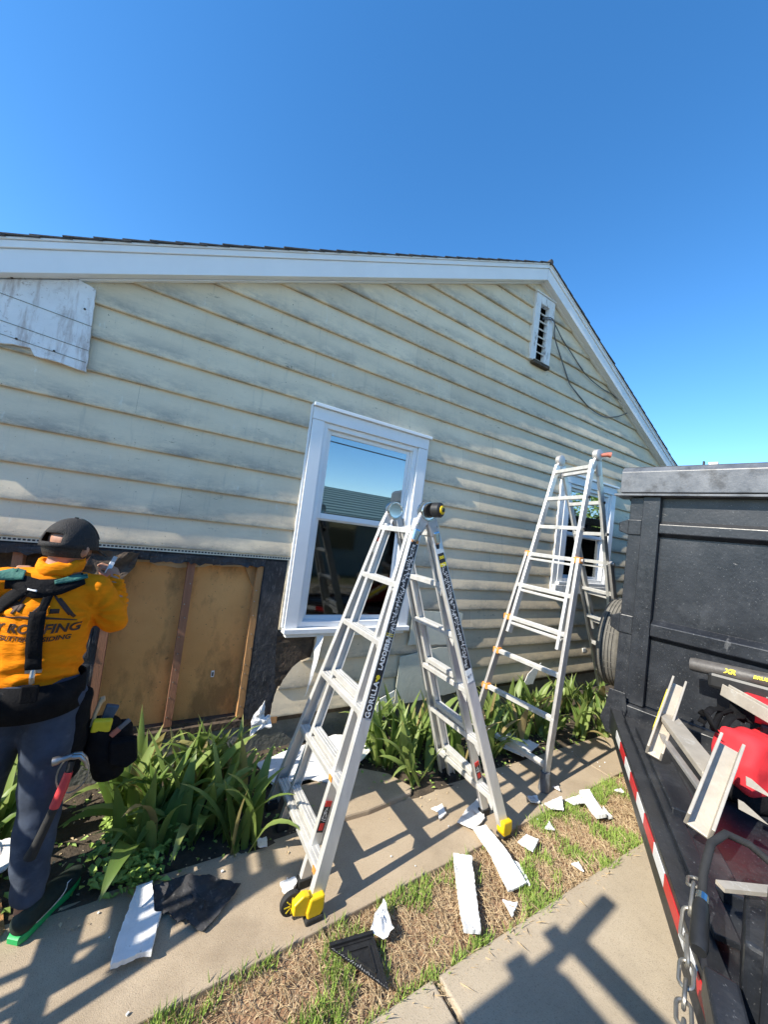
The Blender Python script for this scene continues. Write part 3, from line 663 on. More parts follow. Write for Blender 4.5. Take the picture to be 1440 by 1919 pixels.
# cables hanging from the vent
def cable(pts, r, label):
    P = [Vector(p) for p in pts]; out = []
    for k in range(len(P)-1):
        p0, p1, p2, p3 = P[max(k-1, 0)], P[k], P[k+1], P[min(k+2, len(P)-1)]
        for j in range(6):
            t = j/6; out.append(.5*((2*p1)+(p2-p0)*t+(2*p0-5*p1+4*p2-p3)*t*t+(3*p1-p0-3*p2+p3)*t**3))
    out.append(P[-1]); MB().tube(out, r, 6).build('loose_cable', 'cable', smooth=True, label=label, cat='cable', group='cables hanging from the gable vent')
cable([(3.515, -.04, 4.44), (3.60, -.075, 4.455), (3.68, -.085, 4.44), (3.72, -.07, 4.30), (3.90, -.05, 4.12), (4.10, -.045, 3.90), (4.18, -.045, 3.84), (4.56, -.045, 3.70), (4.80, -.045, 3.665), (5.02, -.045, 3.675), (5.30, -.045, 3.76), (5.5, -.06, 3.86)], .007, 'grey cable drooping from the gable vent in the lower loop')
cable([(3.515, -.04, 4.455), (3.62, -.08, 4.475), (3.72, -.075, 4.42), (3.90, -.05, 4.34), (4.11, -.045, 4.245), (4.30, -.045, 4.15), (4.50, -.045, 4.07), (4.85, -.045, 4.02), (5.09, -.045, 4.02), (5.32, -.06, 3.97)], .006, 'grey cable running from the gable vent to the rake in the upper line')

# ------------------------------------------------------------------ ladders
def lerp(a, b, t): return Vector(a)+(Vector(b)-Vector(a))*t
def at_z(a, b, z): return lerp(a, b, (z-a[2])/(b[2]-a[2]))
def channel(w, d, t=.006, flip=1):
    """C-channel: web along y, flanges along x (side axis)"""
    f = flip
    return [(-w/2*f, -d/2), (w/2*f, -d/2), (w/2*f, -d/2+t), ((-w/2+t)*f, -d/2+t), ((-w/2+t)*f, d/2-t), (w/2*f, d/2-t), (w/2*f, d/2), (-w/2*f, d/2)]
def rail(root, a, b, w, d, mat, side, nm='rail', box=False):
    """side = direction pointing from the rail to the inside of the ladder"""
    m = MB(); m.extr(a, b, [(-w/2, -d/2), (w/2, -d/2), (w/2, d/2), (-w/2, d/2)] if box else channel(w, d), side)
    return m.build(nm, mat, root, bevel=.0025)
def rung(root, a, b, mat, w=.062, h=.030, ribs=True, nm='rung', up=(0, 0, 1)):
    m = MB(); pr = [(-h/2, -w/2), (-h/2, w/2), (h/2-.004, w/2)]
    k = 3
    for j in range(k):
        y1 = w/2-w*j/k; y0 = w/2-w*(j+1)/k
        pr += [(h/2, y1-.003), (h/2, y0+.005), (h/2-.005, y0+.003)]
    pr += [(h/2-.004, -w/2)]
    m.extr(a, b, pr, up); ob = m.build(nm, mat, root)
    return ob
def label_on(root, a, b, z0, z1, out, acrossw, off, mat='sticker', nm='warning_label', th=.0016):
    p, q = at_z(a, b, z0), at_z(a, b, z1); out = Vector(out).normalized()
    m = MB(); m.beam(p+out*off, q+out*off, th*2, acrossw, side=out); return m.build(nm, mat, root), p, q
def speckle_print(root, p, q, out, wid, off, seed, n=70, col='print_w'):
    """tiny printed pictograms and lines of a warning label, joined as flat print"""
    rnd = random.Random(seed); out = Vector(out).normalized(); t = (q-p).normalized(); out = (out-t*out.dot(t)).normalized(); s = t.cross(out); L = (q-p).length; m = MB()
    for k in range(n):
        c = p+t*L*((k+rnd.random()*.6)/n)+s*wid*rnd.uniform(-.3, .3)+out*off; a, b = rnd.choice(((.0016, .010), (.008, .0014), (.0018, .016), (.012, .002)))
        e1 = t*a; e2 = s*b*.7
        if rnd.random() < .35: ang = rnd.uniform(-.8, .8); e1, e2 = e1*cos(ang)+e2.normalized()*e1.length*sin(ang), e2*cos(ang)-e1.normalized()*e2.length*sin(ang)
        m.add([c-e1-e2, c+e1-e2, c+e1+e2, c-e1+e2], [(0, 1, 2, 3)])
    return m.build('label_print', col, root)

def ladder_one():
    root = empty('multi_position_ladder', (1.44, -1.05, 0), 'silver multi-position ladder with black sticker rails and yellow feet before the window', 'ladder')
    Hn, Hf = V(1.37, -1.085, 1.90), V(1.37, -.715, 1.90)
    rails = {}
    for s, key in ((-1, 'l'), (1, 'r')):
        tn = V(1.37+s*.045, -1.075, 1.845); tf = V(1.37+s*.045, -.725, 1.845)
        bn, bf = (V(.835, -1.295, .055), V(.83, -.60, .03)) if s < 0 else (V(2.062, -1.315, .05), V(2.08, -.74, .03))
        inn, inf = (V(.845, -1.145, .035), V(.845, -.775, .035)) if s < 0 else (V(2.075, -1.15, .035), V(2.10, -.80, .035))
        rails[key] = (tn, bn, tf, bf)
        rail(root, tn, bn, .034, .066, 'alu', (0, 1, 0)); rail(root, tf, bf, .034, .066, 'alu', (0, -1, 0))
        itn = V(1.37+s*.06, -1.035, 1.80); itf = V(1.37+s*.06, -.765, 1.80)
        rail(root, itn, inn, .028, .052, 'alu', (0, 1, 0), 'inner_rail'); rail(root, itf, inf, .028, .052, 'alu', (0, -1, 0), 'inner_rail')
        lv = (1.775, 1.46, 1.15, .815, .485, .165) if s < 0 else (1.775, 1.47, 1.175, .845, .525, .20)
        for k, z in enumerate(lv):
            p, q = at_z(tn, bn, z), at_z(tf, bf, z); rung(root, p+V(0, .014, 0), q-V(0, .014, 0), 'alu')
            # gusset where the tread meets the near rail
            MB().prism([(0, 0), (.055, 0), (0, .05)], p+V(-.02, .016, -.016), (0, 1, 0), (0, 0, -1), (1, 0, 0), .04).build('rung_gusset', 'alu', root)
            if k >= 3:
                p, q = at_z(itn, inn, z+.05), at_z(itf, inf, z+.05); rung(root, p, q, 'alu', w=.05, nm='inner_rung')
        for p_, mt in ((bf, 'rubber'), (inn, 'rubber'), (inf, 'rubber')):
            MB().box((p_.x, p_.y, p_.z*.5-.0), (.07, .042, p_.z+.01)).build('foot_pad', mt, root, bevel=.004)
    # hinges
    for H, sgn in ((Hn, -1), (Hf, 1)):
        MB().disc(H, (0, 1, 0), 0, 0, 28, [(.034, -.020), (.048, -.021), (.050, -.027), (.057, -.027), (.060, -.02), (.060, .02), (.057, .027), (.050, .027), (.048, .021), (.034, .020)]).build('hinge', 'chrome', root, smooth=True)
        for s in (-1, 1):
            c = H+V(s*.006, sgn*.004, 0); e = V(1.37+s*.072, H.y+sgn*.004, 1.76)
            MB().beam(c, e, .030, .085, (0, 1, 0), w2=.034, h2=.074).build('hinge_plate', 'alu2', root, bevel=.012)
            MB().beam(e+V(-s*.006, sgn*.012, .03), e+V(s*.016, sgn*.012, -.05), .030, .052, (0, 1, 0), w2=.034, h2=.04).build('lock_tab', 'chrome', root, bevel=.013)
            MB().beam(e+V(s*.012, sgn*.006, -.045), e+V(s*.024, sgn*.006, -.085), .036, .03, (0, 1, 0)).build('lock_slot', 'blackplastic', root, bevel=.006)
            for j in range(2): MB().disc(e+V(0, sgn*.02, .06-.05*j), (0, 1, 0), .007, .012, 8).build('rivet', 'chrome', root)
    kn = MB().disc(Hn+V(.028, -.058, .014), (.35, -1, .05), 0, 0, 12, [(.036, -.03), (.045, -.022), (.045, .022), (.036, .03)]).build('hinge_knob', 'blackplastic', root, smooth=True)
    MB().disc(Hn+V(.039, -.090, .0155), (.35, -1, .05), 0, 0, 16, [(.026, -.004), (.026, .003), (.02, .006)]).build('knob_face', 'yellow', kn, smooth=True)
    MB().disc(Hn+V(.041, -.0965, .016), (.35, -1, .05), .013, .006, 10).build('knob_hub', 'blackplastic', kn)
    # stickers on the two near rails
    tn, bn, tf, bf = rails['l']; t = (tn-bn).normalized(); out = V(0, -1, 0); out = (out-t*out.dot(t)).normalized()
    l1, p, q = label_on(root, tn, bn, 1.70, .80, out, .050, .0180); speckle_print(l1, p-t*.01, at_z(tn, bn, 1.12), out, .05, .0204, 3, 130)
    left = t.cross(out)*1; left = left if left.x < 0 else -left
    text_obj('lettering', 'GORILLA', .042, at_z(tn, bn, .885)+out*.0203, t, left, 'print_w', l1, offset=.0010, spacing=1.05, extr=.0004)
    text_obj('lettering', 'LADDERS', .036, at_z(tn, bn, 1.10)+out*.0203, t, left, 'print_w', l1, offset=.0010, spacing=1.05, extr=.0004)
    MB().disc(at_z(tn, bn, .99)+out*.0203, out, .012, .001, 7).build('gorilla_mark', 'print_y', l1); MB().box(at_z(tn, bn, .974)+out*.0203+left*.004, (.012, .001, .01)).build('gorilla_mark', 'print_y', l1)
    for z in (1.195, 1.205): MB().beam(at_z(tn, bn, z)+out*.0205-left*.025, at_z(tn, bn, z)+out*.0205+left*.025, .003, .001, t).build('label_stripe', 'print_y', l1)
    label_on(root, tn, bn, 1.725, 1.704, out, .05, .0180, 'orange', 'orange_label')
    tn2, bn2, tf2, bf2 = rails['r']; t2 = (tn2-bn2).normalized(); out2 = V(0, -1, 0); out2 = (out2-t2*out2.dot(t2)).normalized()
    l2, p, q = label_on(root, tn2, bn2, 1.66, .985, out2, .046, .0180); speckle_print(l2, at_z(tn2, bn2, 1.60), at_z(tn2, bn2, .99), out2, .046, .0204, 5, 110)
    rt = V(1, 0, 0); rt = (rt-t2*rt.dot(t2)).normalized()
    text_obj('lettering', '300', .026, at_z(tn2, bn2, 1.635)+out2*.0203, rt, t2, 'print_y', l2, offset=.0006, extr=.0004)
    label_on(root, tn2, bn2, 1.605, 1.585, out2, .046, .0187, 'print_y', 'yellow_label')
    l3, p, q = label_on(root, tn2, bn2, .98, .91, out2, .046, .0180, 'print_w', 'size_label'); text_obj('lettering', '22 FT', .017, at_z(tn2, bn2, .945)+out2*.0203, rt, t2, 'print_k', l3, extr=.0004)
    # red/black instruction labels inside rails, small orange marks
    for key, z0, z1, mt in (('l', .36, .235, 'sticker'), ('r', .34, .24, 'sticker')):
        a, b = rails[key][0], rails[key][1]; a2 = V(a.x, -1.04, a.z); b2 = V(b.x+.008, -1.145, b.z)
        lb, p, q = label_on(root, a2, b2, z0, z1, (0, -1, 0), .036, .0165, mt); label_on(root, a2, b2, z0+.012, z0-.012, (0, -1, 0), .034, .0178, 'print_r', 'red_mark'); label_on(root, a2, b2, z1+.04, z1+.01, (0, -1, 0), .022, .0178, 'print_r', 'red_mark'); speckle_print(lb, at_z(a2, b2, z0-.02), at_z(a2, b2, z1+.045), (0, -1, 0), .03, .0185, 9, 14)
    a, b = rails['l'][2], rails['l'][3]; lb, p, q = label_on(root, a, b, 1.69, 1.60, (0, -1, 0), .04, .018, 'print_w'); label_on(root, a, b, 1.70, 1.675, (0, -1, 0), .04, .0188, 'print_r', 'red_mark')
    for z in (.165, .485):
        p = at_z(tn, bn, z); MB().box(p+V(-.035, .10 if z > .3 else .02, .0), (.004, .03, .026)).build('orange_mark', 'orange', root)
    # yellow feet
    f = V(.828, -1.305, 0)
    MB().prism([(-.034, .020), (.030, .020), (.042, .045), (.041, .105), (-.028, .105), (-.040, .05)], f+V(0, -.027, 0), (1, 0, 0), (0, 0, 1), (0, 1, 0), .054).build('yellow_boot', 'yellow', root, bevel=.008)
    MB().box(f+V(0, 0, .012), (.085, .066, .026)).build('rubber_foot', 'rubber', root, bevel=.008)
    MB().prism([(-.10, .055), (-.03, .03), (-.03, .12), (-.06, .125), (-.10, .10)], f+V(0, -.018, 0), (1, 0, 0), (0, 0, 1), (0, 1, 0), .035).build('wheel_bracket', 'yellow', root, bevel=.006)
    wc = f+V(-.098, .028, .075)
    wh = MB().disc(wc, (0, 1, 0), 0, 0, 26, [(.036, -.014), (.047, -.012), (.050, 0), (.047, .012), (.036, .014)]).build('wheel', 'rubber', root, smooth=True)
    MB().disc(wc, (0, 1, 0), .037, .024, 24).build('wheel_rim', 'yellow', wh)
    for k in range(8): MB().box(wc+V(cos(k*pi/4)*.021, -.0135, sin(k*pi/4)*.021), (.026, .004, .005), Matrix.Rotation(-k*pi/4, 3, 'Y')).build('spoke', 'print_y', wh)
    g = V(2.066, -1.325, 0)
    MB().prism([(-.03, .010), (.026, .010), (.038, .035), (.033, .095), (-.043, .095), (-.042, .035)], g+V(0, -.028, 0), (1, 0, 0), (0, 0, 1), (0, 1, 0), .056).build('yellow_boot', 'yellow', root, bevel=.008)
    MB().box(g+V(0, 0, .008), (.08, .058, .018)).build('rubber_foot', 'rubber', root, bevel=.005)
    return root
L1 = ladder_one()

def ladder_two():
    root = empty('telescoping_ladder', (3.4, -.8, 0), 'silver telescoping step ladder with orange rung brackets behind the trailer', 'ladder')
    Hn, Hf = V(3.24, -1.0, 2.655), V(3.36, -.56, 2.675)
    secs = {'l': (V(3.20, -.985, 2.60), V(2.70, -1.15, .03), V(3.325, -.56, 2.62), V(2.62, -.46, .03)),
            'r': (V(3.29, -.985, 2.60), V(4.66, -.78, .03), V(3.41, -.56, 2.62), V(4.86, -.42, .03))}
    for key, (tn, bn, tf, bf) in secs.items():
        s = -1 if key == 'l' else 1
        kn, kf = at_z(tn, bn, 1.12)+V(0, .03, 0), at_z(tf, bf, 1.12)+V(0, -.03, 0)
        un, uf = at_z(tn, bn, 1.73), at_z(tf, bf, 1.73)
        # slim upper rails run past into the wider lower legs
        rail(root, tn, at_z(tn, bn, .98)+V(0, .05, 0), .026, .060, 'alu', (0, 1, 0), 'upper_rail', box=True); rail(root, tf, at_z(tf, bf, .98)+V(0, -.05, 0), .026, .060, 'alu', (0, -1, 0), 'upper_rail', box=True)
        rail(root, un+V(0, -.014, 0), bn, .026, .062, 'alu2', (0, 1, 0), 'lower_leg', box=True); rail(root, uf+V(0, .014, 0), bf, .026, .062, 'alu2', (0, -1, 0), 'lower_leg', box=True)
        for k, z in enumerate((2.545, 2.265, 1.985, 1.715, 1.415, 1.11, .80, .485, .165)):
            p, q = at_z(tn, bn, z), at_z(tf, bf, z)
            if z < 1.65:
                p = at_z(un+V(0, -.014, 0), bn, z); q = at_z(uf+V(0, .014, 0), bf, z)
            rung(root, p, q, 'alu', w=.046, h=.032, ribs=True)
            if 1.05 < z < 1.75: rung(root, at_z(tn, bn, z-.045)+V(0, .03, 0), at_z(tf, bf, z-.045)-V(0, .03, 0), 'alu', w=.03, h=.018, nm='inner_rung')
            if s < 0 and k in (3, 5, 6, 7): MB().box(q, (.056, .064, .052)).build('rung_bracket', 'orange', root, bevel=.006)
            if s < 0 and k == 3: MB().box(p, (.056, .064, .052)).build('rung_bracket', 'orange', root, bevel=.006)
            if k == 3:
                for e, d_ in ((p, -1), (q, 1)): MB().tube([e, e+V(0, .05*d_, 0)], .014, 8).build('lock_pin', 'alu2', root)
            if 0 < k < 4: MB().disc(p+V(0, -.016, 0), (0, 1, 0), .013, .008, 8).build('rail_hole', 'blackplastic', root)
        for b_ in (bn, bf): MB().tube([b_+V(0, 0, .10), b_+V(0, 0, -.026)], [.034, .040], 10).build('foot_cap', 'capsteel', root)
        for H in (Hn, Hf): MB().beam(H, (tn if H is Hn else tf)+V(s*.02, 0, -.12), .024, .058, (0, 1, 0)).build('hinge_plate', 'alu2', root, bevel=.01)
    for H in (Hn, Hf): MB().disc(H, (0, 1, 0), 0, 0, 22, [(.038, -.026), (.052, -.02), (.052, .02), (.038, .026)]).build('hinge', 'alu2', root, smooth=True)
    MB().tube([Hn+V(.02, -.02, .0), Hn+V(.05, -.055, .01), Hn+V(.07, -.075, .008)], [.016, .020, .026], 10).build('hinge_knob', 'red', root, smooth=True)
    MB().tube([Hf+V(.0, .02, 0), Hf+V(.06, -.03, .01)], .006, 6).build('hinge_pin', 'steel', root)
    return root
L2 = ladder_two()
def copy_tree(o, parent=None, loc=None, rz=0):
    c = o.copy(); COL.objects.link(c)
    if parent is not None:
        pi_ = o.matrix_parent_inverse.copy(); c.parent = parent; c.matrix_parent_inverse = pi_
    if loc is not None: c.location = loc; c.rotation_euler = (0, 0, rz)
    for ch in list(o.children): copy_tree(ch, c)
    return c
L3 = copy_tree(L1, None, (-1.55, -1.18, 0), radians(-4)); tag(L3, 'silver multi-position ladder standing on the walk beside the worker', 'ladder')

# ------------------------------------------------------------------ dump trailer
TP = V(3.348, -1.254, 0); TU = V(.17365, -.98481, 0); TV = V(.98481, .17365, 0)
def T(u, v, z): return TP+TU*u+TV*v+V(0, 0, z)
TROT = Matrix((TU, -TV, V(0, 0, 1))).transposed()     # local x = u, local y = -v, z
trailer = empty('dump_trailer', T(1, 1.5, 0), 'dusty black dump trailer with ribbed steel box and taped tongue', 'trailer')
def tb(name, mat, u0, u1, v0, v1, z0, z1, bevel=.004, parent=None):
    c = T((u0+u1)/2, (v0+v1)/2, (z0+z1)/2); return MB().box(c, (u1-u0, v1-v0, z1-z0), TROT).build(name, mat, parent or trailer, bevel=bevel)
BL = 3.7; BW = 2.05
tb('front_panel', 'black', .16, BW-.16, .030, .045, .66, 2.2955)
tb('corner_post', 'black', .0, .094, .0, .09, .655, 2.292); tb('front_post', 'black', .096, .212, -.028, .09, .66, 2.294)
tb('corner_post', 'black', BW-.09, BW, .0, .09, .655, 2.292); tb('front_post', 'black', BW-.21, BW-.096, -.028, .09, .66, 2.294)
tb('side_panel', 'black', .02, .035, .09, BL, .62, 2.27); tb('side_panel', 'black', BW-.035, BW-.02, .09, BL, .62, 2.27); tb('rear_gate', 'black', .0, BW, BL, BL+.06, .62, 2.27)
tb('box_floor', 'black', .0, BW, .0, BL, .60, .652)
def hexrib(z0, z1, a, b, out, d, name='side_rib'):
    m = MB(); a, b = Vector(a), Vector(b); out = Vector(out); z = V(0, 0, 1); h = z1-z0
    pr = [(0, z0-h*.28), (d, z0+h*.08), (d, z1-h*.08), (0, z1+h*.28)]
    n = 4; vs = [p+out*q[0]+z*q[1] for p in (a, b) for q in pr]
    m.add(vs, [(0, 1, 2, 3), (4, 7, 6, 5)]+[(i, i+4, (i+1) % 4+4, (i+1) % 4) for i in range(4)]); return m.build(name, 'black', trailer, bevel=.006)
for z0, z1 in ((2.0, 2.085), (1.20, 1.305)):
    hexrib(z0, z1, T(.002, -.001, 0), T(.002, BL, 0), -TU, .072); hexrib(z0, z1, T(BW-.002, 0, 0), T(BW-.002, BL, 0), TU, .072)
    tb('rib_end', 'black', -.001, .094, -.012, .0005, z0-.02, z1+.02, bevel=.01)
    hexrib(z0, z1, T(.213, .03, 0), T(BW-.213, .03, 0), -TV, .052, 'front_rib')
for v in (.95, 1.85, 2.75): tb('side_post', 'black', -.05, .02, v, v+.09, .66, 2.29)
lip = tb('lip_plate', 'capsteel', -.105, BW+.105, -.075, .16, 2.296, 2.312, bevel=.002)
m = MB(); a, b = T(-.072, 0, 0), T(BW+.072, 0, 0); pr = [(-.045, 2.326), (-.045, 2.50), (-.01, 2.540), (.10, 2.540), (.10, 2.326)]
vs = [p+TV*q[0]+V(0, 0, q[1]) for p in (a, b) for q in pr]; m.add(vs, [tuple(range(4, -1, -1)), tuple(range(5, 10))]+[(i, (i+1) % 5, (i+1) % 5+5, i+5) for i in range(5)])
m.build('top_cap', 'capsteel', trailer, bevel=.006); tb('cap_spacer', 'black', -.03, BW+.03, -.02, .08, 2.312, 2.327, bevel=0)
tb('cap_edge', 'black', -.06, BW+.06, -.0, .098, 2.541, 2.546, bevel=0)
for s0, s1 in ((-.06, .04), (BW-.04, BW+.06)): tb('side_rail_cap', 'black', s0, s1, .17, BL, 2.285, 2.40, bevel=.01)
tb('tarp_bracket', 'blackplastic', .44, .452, .02, .05, 2.546, 2.58); tb('tarp_bracket', 'alu2', .47, .53, .03, .05, 2.546, 2.57)
for u0, u1 in ((.28, .42), (BW-.42, BW-.28)): tb('chassis_rail', 'black', u0, u1, -.02, BL, .42, .598)
tb('front_crossmember', 'black', -.0, BW, -.09, -.0, .50, .655, bevel=.006)
# kinked gusset plate at the corner where tongue meets box
MB().prism([(-.02, .60), (-.05, .50), (.0, .40), (.09, .40), (.13, .62), (.11, .74), (.0, .74)], T(0, -.105, 0), TU, V(0, 0, 1), TV, .012).build('gusset_plate', 'black', trailer, bevel=.003)
def tyre_at(c, axis, r, w, name='wheel', parent=trailer):
    hub = MB().disc(c, axis, 0, 0, 40, [(r*.58, -w*.42), (r*.74, -w*.5), (r*.93, -w*.48), (r*.985, -w*.36), (r, -w*.30), (r, w*.30), (r*.985, w*.36), (r*.93, w*.48), (r*.74, w*.5), (r*.58, w*.42)]).build(name, 'tyre', parent, smooth=True)
    MB().disc(c, axis, 0, 0, 28, [(r*.2, -w*.2), (r*.57, -w*.40), (r*.59, -w*.43), (r*.59, w*.43), (r*.57, w*.40), (r*.2, w*.2)]).build('rim', 'capsteel', hub, smooth=True)
    ax = Vector(axis).normalized(); x = ax.orthogonal().normalized(); y = ax.cross(x)
    for off in (-.2, -.07, .07, .2):      # tread grooves
        m = MB(); n = 48
        m.v = [Vector(c)+ax*(w*off+s*w*.018)+(x*cos(2*pi*k/n)+y*sin(2*pi*k/n))*(r*1.0015) for s in (-1, 1) for k in range(n)]
        m.f = [(k, (k+1) % n, n+(k+1) % n, n+k) for k in range(n)]; m.build('tread_groove', 'rubber', hub)
tyre_at(V(3.93, -1.005, .985), (-TU), .41, .20, 'spare_wheel')
tb('spare_bracket', 'black', -.03, .03, .55, .90, .9, 1.05)
for v in (1.65, 2.55):
    tyre_at(T(-.02, v, .385), TU, .385, .22); tyre_at(T(BW+.02, v, .385), TU, .385, .22)
tb('axle', 'black', .1, BW-.1, 1.60, 1.70, .34, .43); tb('axle', 'black', .1, BW-.1, 2.50, 2.60, .34, .43)
# A-frame tongue
A0, A1 = T(.0, -.06, 0), T(1.0, -2.34, 0); B0, B1 = T(BW, -.06, 0), T(1.05, -2.34, 0)
ad = (A1-A0).normalized(); an = V(-ad.y, ad.x, 0); an = an if an.dot(TU) < 0 else -an      # outward normal of left beam
bd = (B1-B0).normalized(); bn_ = V(-bd.y, bd.x, 0); bn_ = bn_ if bn_.dot(TU) > 0 else -bn_
for (a, b, nn) in ((A0, A1, an), (B0, B1, bn_)):
    m = MB(); pr = [(0, .448), (0, .60), (-.07, .60), (-.07, .592), (-.008, .592), (-.008, .456), (-.07, .456), (-.07, .448)]
    vs = [p+nn*q[0]+V(0, 0, q[1]) for p in (a, b) for q in pr]; n = 8
    m.add(vs, [tuple(range(n)), tuple(range(2*n-1, n-1, -1))]+[(i, i+n, (i+1) % n+n, (i+1) % n) for i in range(n)]); m.build('tongue_beam', 'black', trailer, bevel=.002)
LA = (A1-A0).length; s = .42; k = 0
while s < LA-.35:
    ln = .175 if k % 2 == 0 else .20
    p, q = A0+ad*s+an*.0035, A0+ad*(s+ln)+an*.0035
    m = MB(); m.add([p+V(0, 0, .520), q+V(0, 0, .520), q+V(0, 0, .572), p+V(0, 0, .572), p+V(0, 0, .520)-an*.003, q+V(0, 0, .520)-an*.003, q+V(0, 0, .572)-an*.003, p+V(0, 0, .572)-an*.003], [(0, 1, 2, 3), (0, 4, 5, 1), (3, 2, 6, 7), (0, 3, 7, 4), (1, 5, 6, 2)])
    m.build('reflective_tape', 'refl_w' if k % 2 == 0 else 'refl_r', trailer); s += ln; k += 1
# inner lip along the beam, deck and tray
m = MB(); p, q = A0-an*.10+ad*.25, A1-an*.10-ad*.5
m.beam(p+V(0, 0, .615), q+V(0, 0, .615), .02, .07, (0, 0, 1)); m.build('tongue_inner_lip', 'black', trailer, bevel=.003)
m = MB(); m.prism([(.12, -.07), (BW-.12, -.07), (1.36, -1.55), (.70, -1.55)], T(0, 0, .545), TU, TV, V(0, 0, 1), .012); m.build('tongue_deck', 'black', trailer)
tb('coupler', 'black', .93, 1.12, -2.62, -2.25, .47, .60, bevel=.02); tb('jack_post', 'black', .97, 1.08, -2.05, -1.94, .10, .95, bevel=.01)
tb('jack_foot', 'black', .93, 1.12, -2.09, -1.90, -.002, .02); tb('pump_box', 'black', .86, 1.30, -.42, -.06, .557, .93, bevel=.012)
m = MB(); m.beam(A0-an*.16+ad*.45+V(0, 0, .60), A0-an*.16+ad*1.35+V(0, 0, .60), .09, .12, (0, 0, 1)); m.build('tray_edge', 'black', trailer, bevel=.006)
m = MB(); m.beam(A0-an*.16+ad*1.42+V(0, 0, .585), A0-an*.16+ad*1.75+V(0, 0, .585), .06, .14, (0, 0, 1)); m.build('tray_edge', 'black', trailer, bevel=.006)

# things lying on the tongue
def chan(name, a, b, w, d, t, side, mat, parent): return MB().extr(a, b, channel(w, d, t), side).build(name, mat, parent, bevel=.003)
jk = empty('ladder_stabilizer', V(2.4, -2.05, .7), 'pale aluminium ladder bracket with two channel arms resting on the trailer tongue', 'bracket')
MAT['jackalu'] = M('pale_dusty_aluminium', (.50, .45, .375), rough=.5, metal=.35, var=.15, vs=9, bump=.1, bs=80)
layer(MAT['jackalu'], (.62, .59, .53), 10, .56, .62, fac=.8, detail=12, rough=.8)
c1a, c1b = V(2.55, -1.88, .705), V(3.02, -1.80, 1.02); c2a, c2b = V(1.98, -2.27, .75), V(2.36, -2.245, .99)
side = V(-.41, -.24, .65)
chan('channel_arm', c1a, c1b, .075, .078, .012, side, 'jackalu', jk); chan('channel_arm', c2a, c2b, .082, .088, .012, side, 'jackalu', jk)
bo = -side.normalized()*.045
MB().beam(lerp(c1a, c1b, .55)+bo, lerp(c2a, c2b, .60)+bo, .03, .10, (0, 0, 1)).build('cross_plank', 'jackalu', jk, bevel=.004)
MB().beam(lerp(c1a, c1b, .30)+bo, lerp(c2a, c2b, .35)+bo, .02, .03, (0, 0, 1)).build('cross_bar', 'alu2', jk, bevel=.003)
for t in (.35, .62):
    p = lerp(c2a, c2b, t)+V(.05, -.075, -.02); MB().prism([(0, 0), (.10, .0), (.02, .035), (0, .035)], p, V(.55, -.75, -.25).normalized(), V(0, .1, 1), V(.8, .6, 0), .004).build('steel_fin', 'jackalu', jk)
MB().beam(lerp(c1a, c1b, .25), lerp(c1a, c1b, .80), .034, .003, side, off=(.006, -.041)).build('yellow_label', 'print_y', jk)
# red tool bag
def bagdisp(co, n): return .012*nz(co.x*14, co.y*14, co.z*14)+.006*nz(co.x*40, co.y*40, co.z*40)
bag = empty('tool_bag', V(2.93, -2.25, .557), 'red canvas tool bag with black straps on the trailer tongue', 'bag')
cb = V(3.03, -2.16, .84)
def softbox(name, c, size, rz, mat, parent, seed, sag=.03, pw=4.0, n=14):
    bm = bmesh.new(); bmesh.ops.create_cube(bm, size=2); bmesh.ops.subdivide_edges(bm, edges=bm.edges, cuts=n, use_grid_fill=True); Rm = Matrix.Rotation(rz, 3, 'Z')
    for v in bm.verts:
        p = v.co; k = (abs(p.x)**pw+abs(p.y)**pw+abs(p.z)**pw)**(1/pw); q = p/k; top = max(0, q.z)
        q = Vector((q.x*size[0]/2*(1-.12*top), q.y*size[1]/2*(1-.18*top), q.z*size[2]/2))
        q.z -= sag*top*(1-.9*abs(q.x)/size[0]*2)+.02*top*nz(q.x*9+seed, q.y*9); q += Vector((nz(q.x*11, q.y*11, q.z*11+seed), nz(q.x*11+5, q.y*11, q.z*11+seed), nz(q.x*11, q.y*11+5, q.z*11+seed)))*.018
        v.co = Vector(c)+Rm @ q
    me = bpy.data.meshes.new(name); bm.to_mesh(me); bm.free(); me.polygons.foreach_set('use_smooth', [True]*len(me.polygons)); me.materials.append(MAT[mat]); o = bpy.data.objects.new(name, me); COL.objects.link(o); setp(o, parent); return o
softbox('bag_body', (cb.x, cb.y-.06, .795), (.60, .25, .33), -.25, 'redbag', bag, 2, sag=.075, pw=5.5)
softbox('bag_side', (cb.x+.0, cb.y-.07, .64), (.58, .255, .19), -.25, 'nylon', bag, 5, sag=0)
zz = .955
MB().tube([(cb.x-.26, cb.y+.10, zz-.06), (cb.x-.1, cb.y+.12, zz-.01), (cb.x+.1, cb.y+.10, zz+.0), (cb.x+.27, cb.y+.07, zz-.05)], .016, 8).build('bag_rim', 'nylon', bag, smooth=True)
for ofs in (0, .09):
    P = []
    for k in range(15):
        t = k/14; P.append((cb.x-.24+.30*t, cb.y+.16-ofs-.03*sin(t*pi), zz-.06+.09*sin(t*pi)+.02*sin(t*9)))
    m = MB()
    for k, p in enumerate(P): m.v += [V(*p)+V(0, .018, .004), V(*p)+V(0, -.018, -.004)]
    m.f = [(2*k, 2*k+1, 2*k+3, 2*k+2) for k in range(len(P)-1)]; o = m.build('strap', 'nylon', bag, smooth='all'); sm = o.modifiers.new('s', 'SOLIDIFY'); sm.thickness = .004
m = MB()
for k in range(13):
    t = k/12; a = t*4.2; p = V(cb.x-.30+.05*cos(a)*(1-.3*t), cb.y+.16-.10*t, cb.z+.10+.045*sin(a)); m.v += [p+V(.012, .018, 0), p-V(.012, .018, 0)]
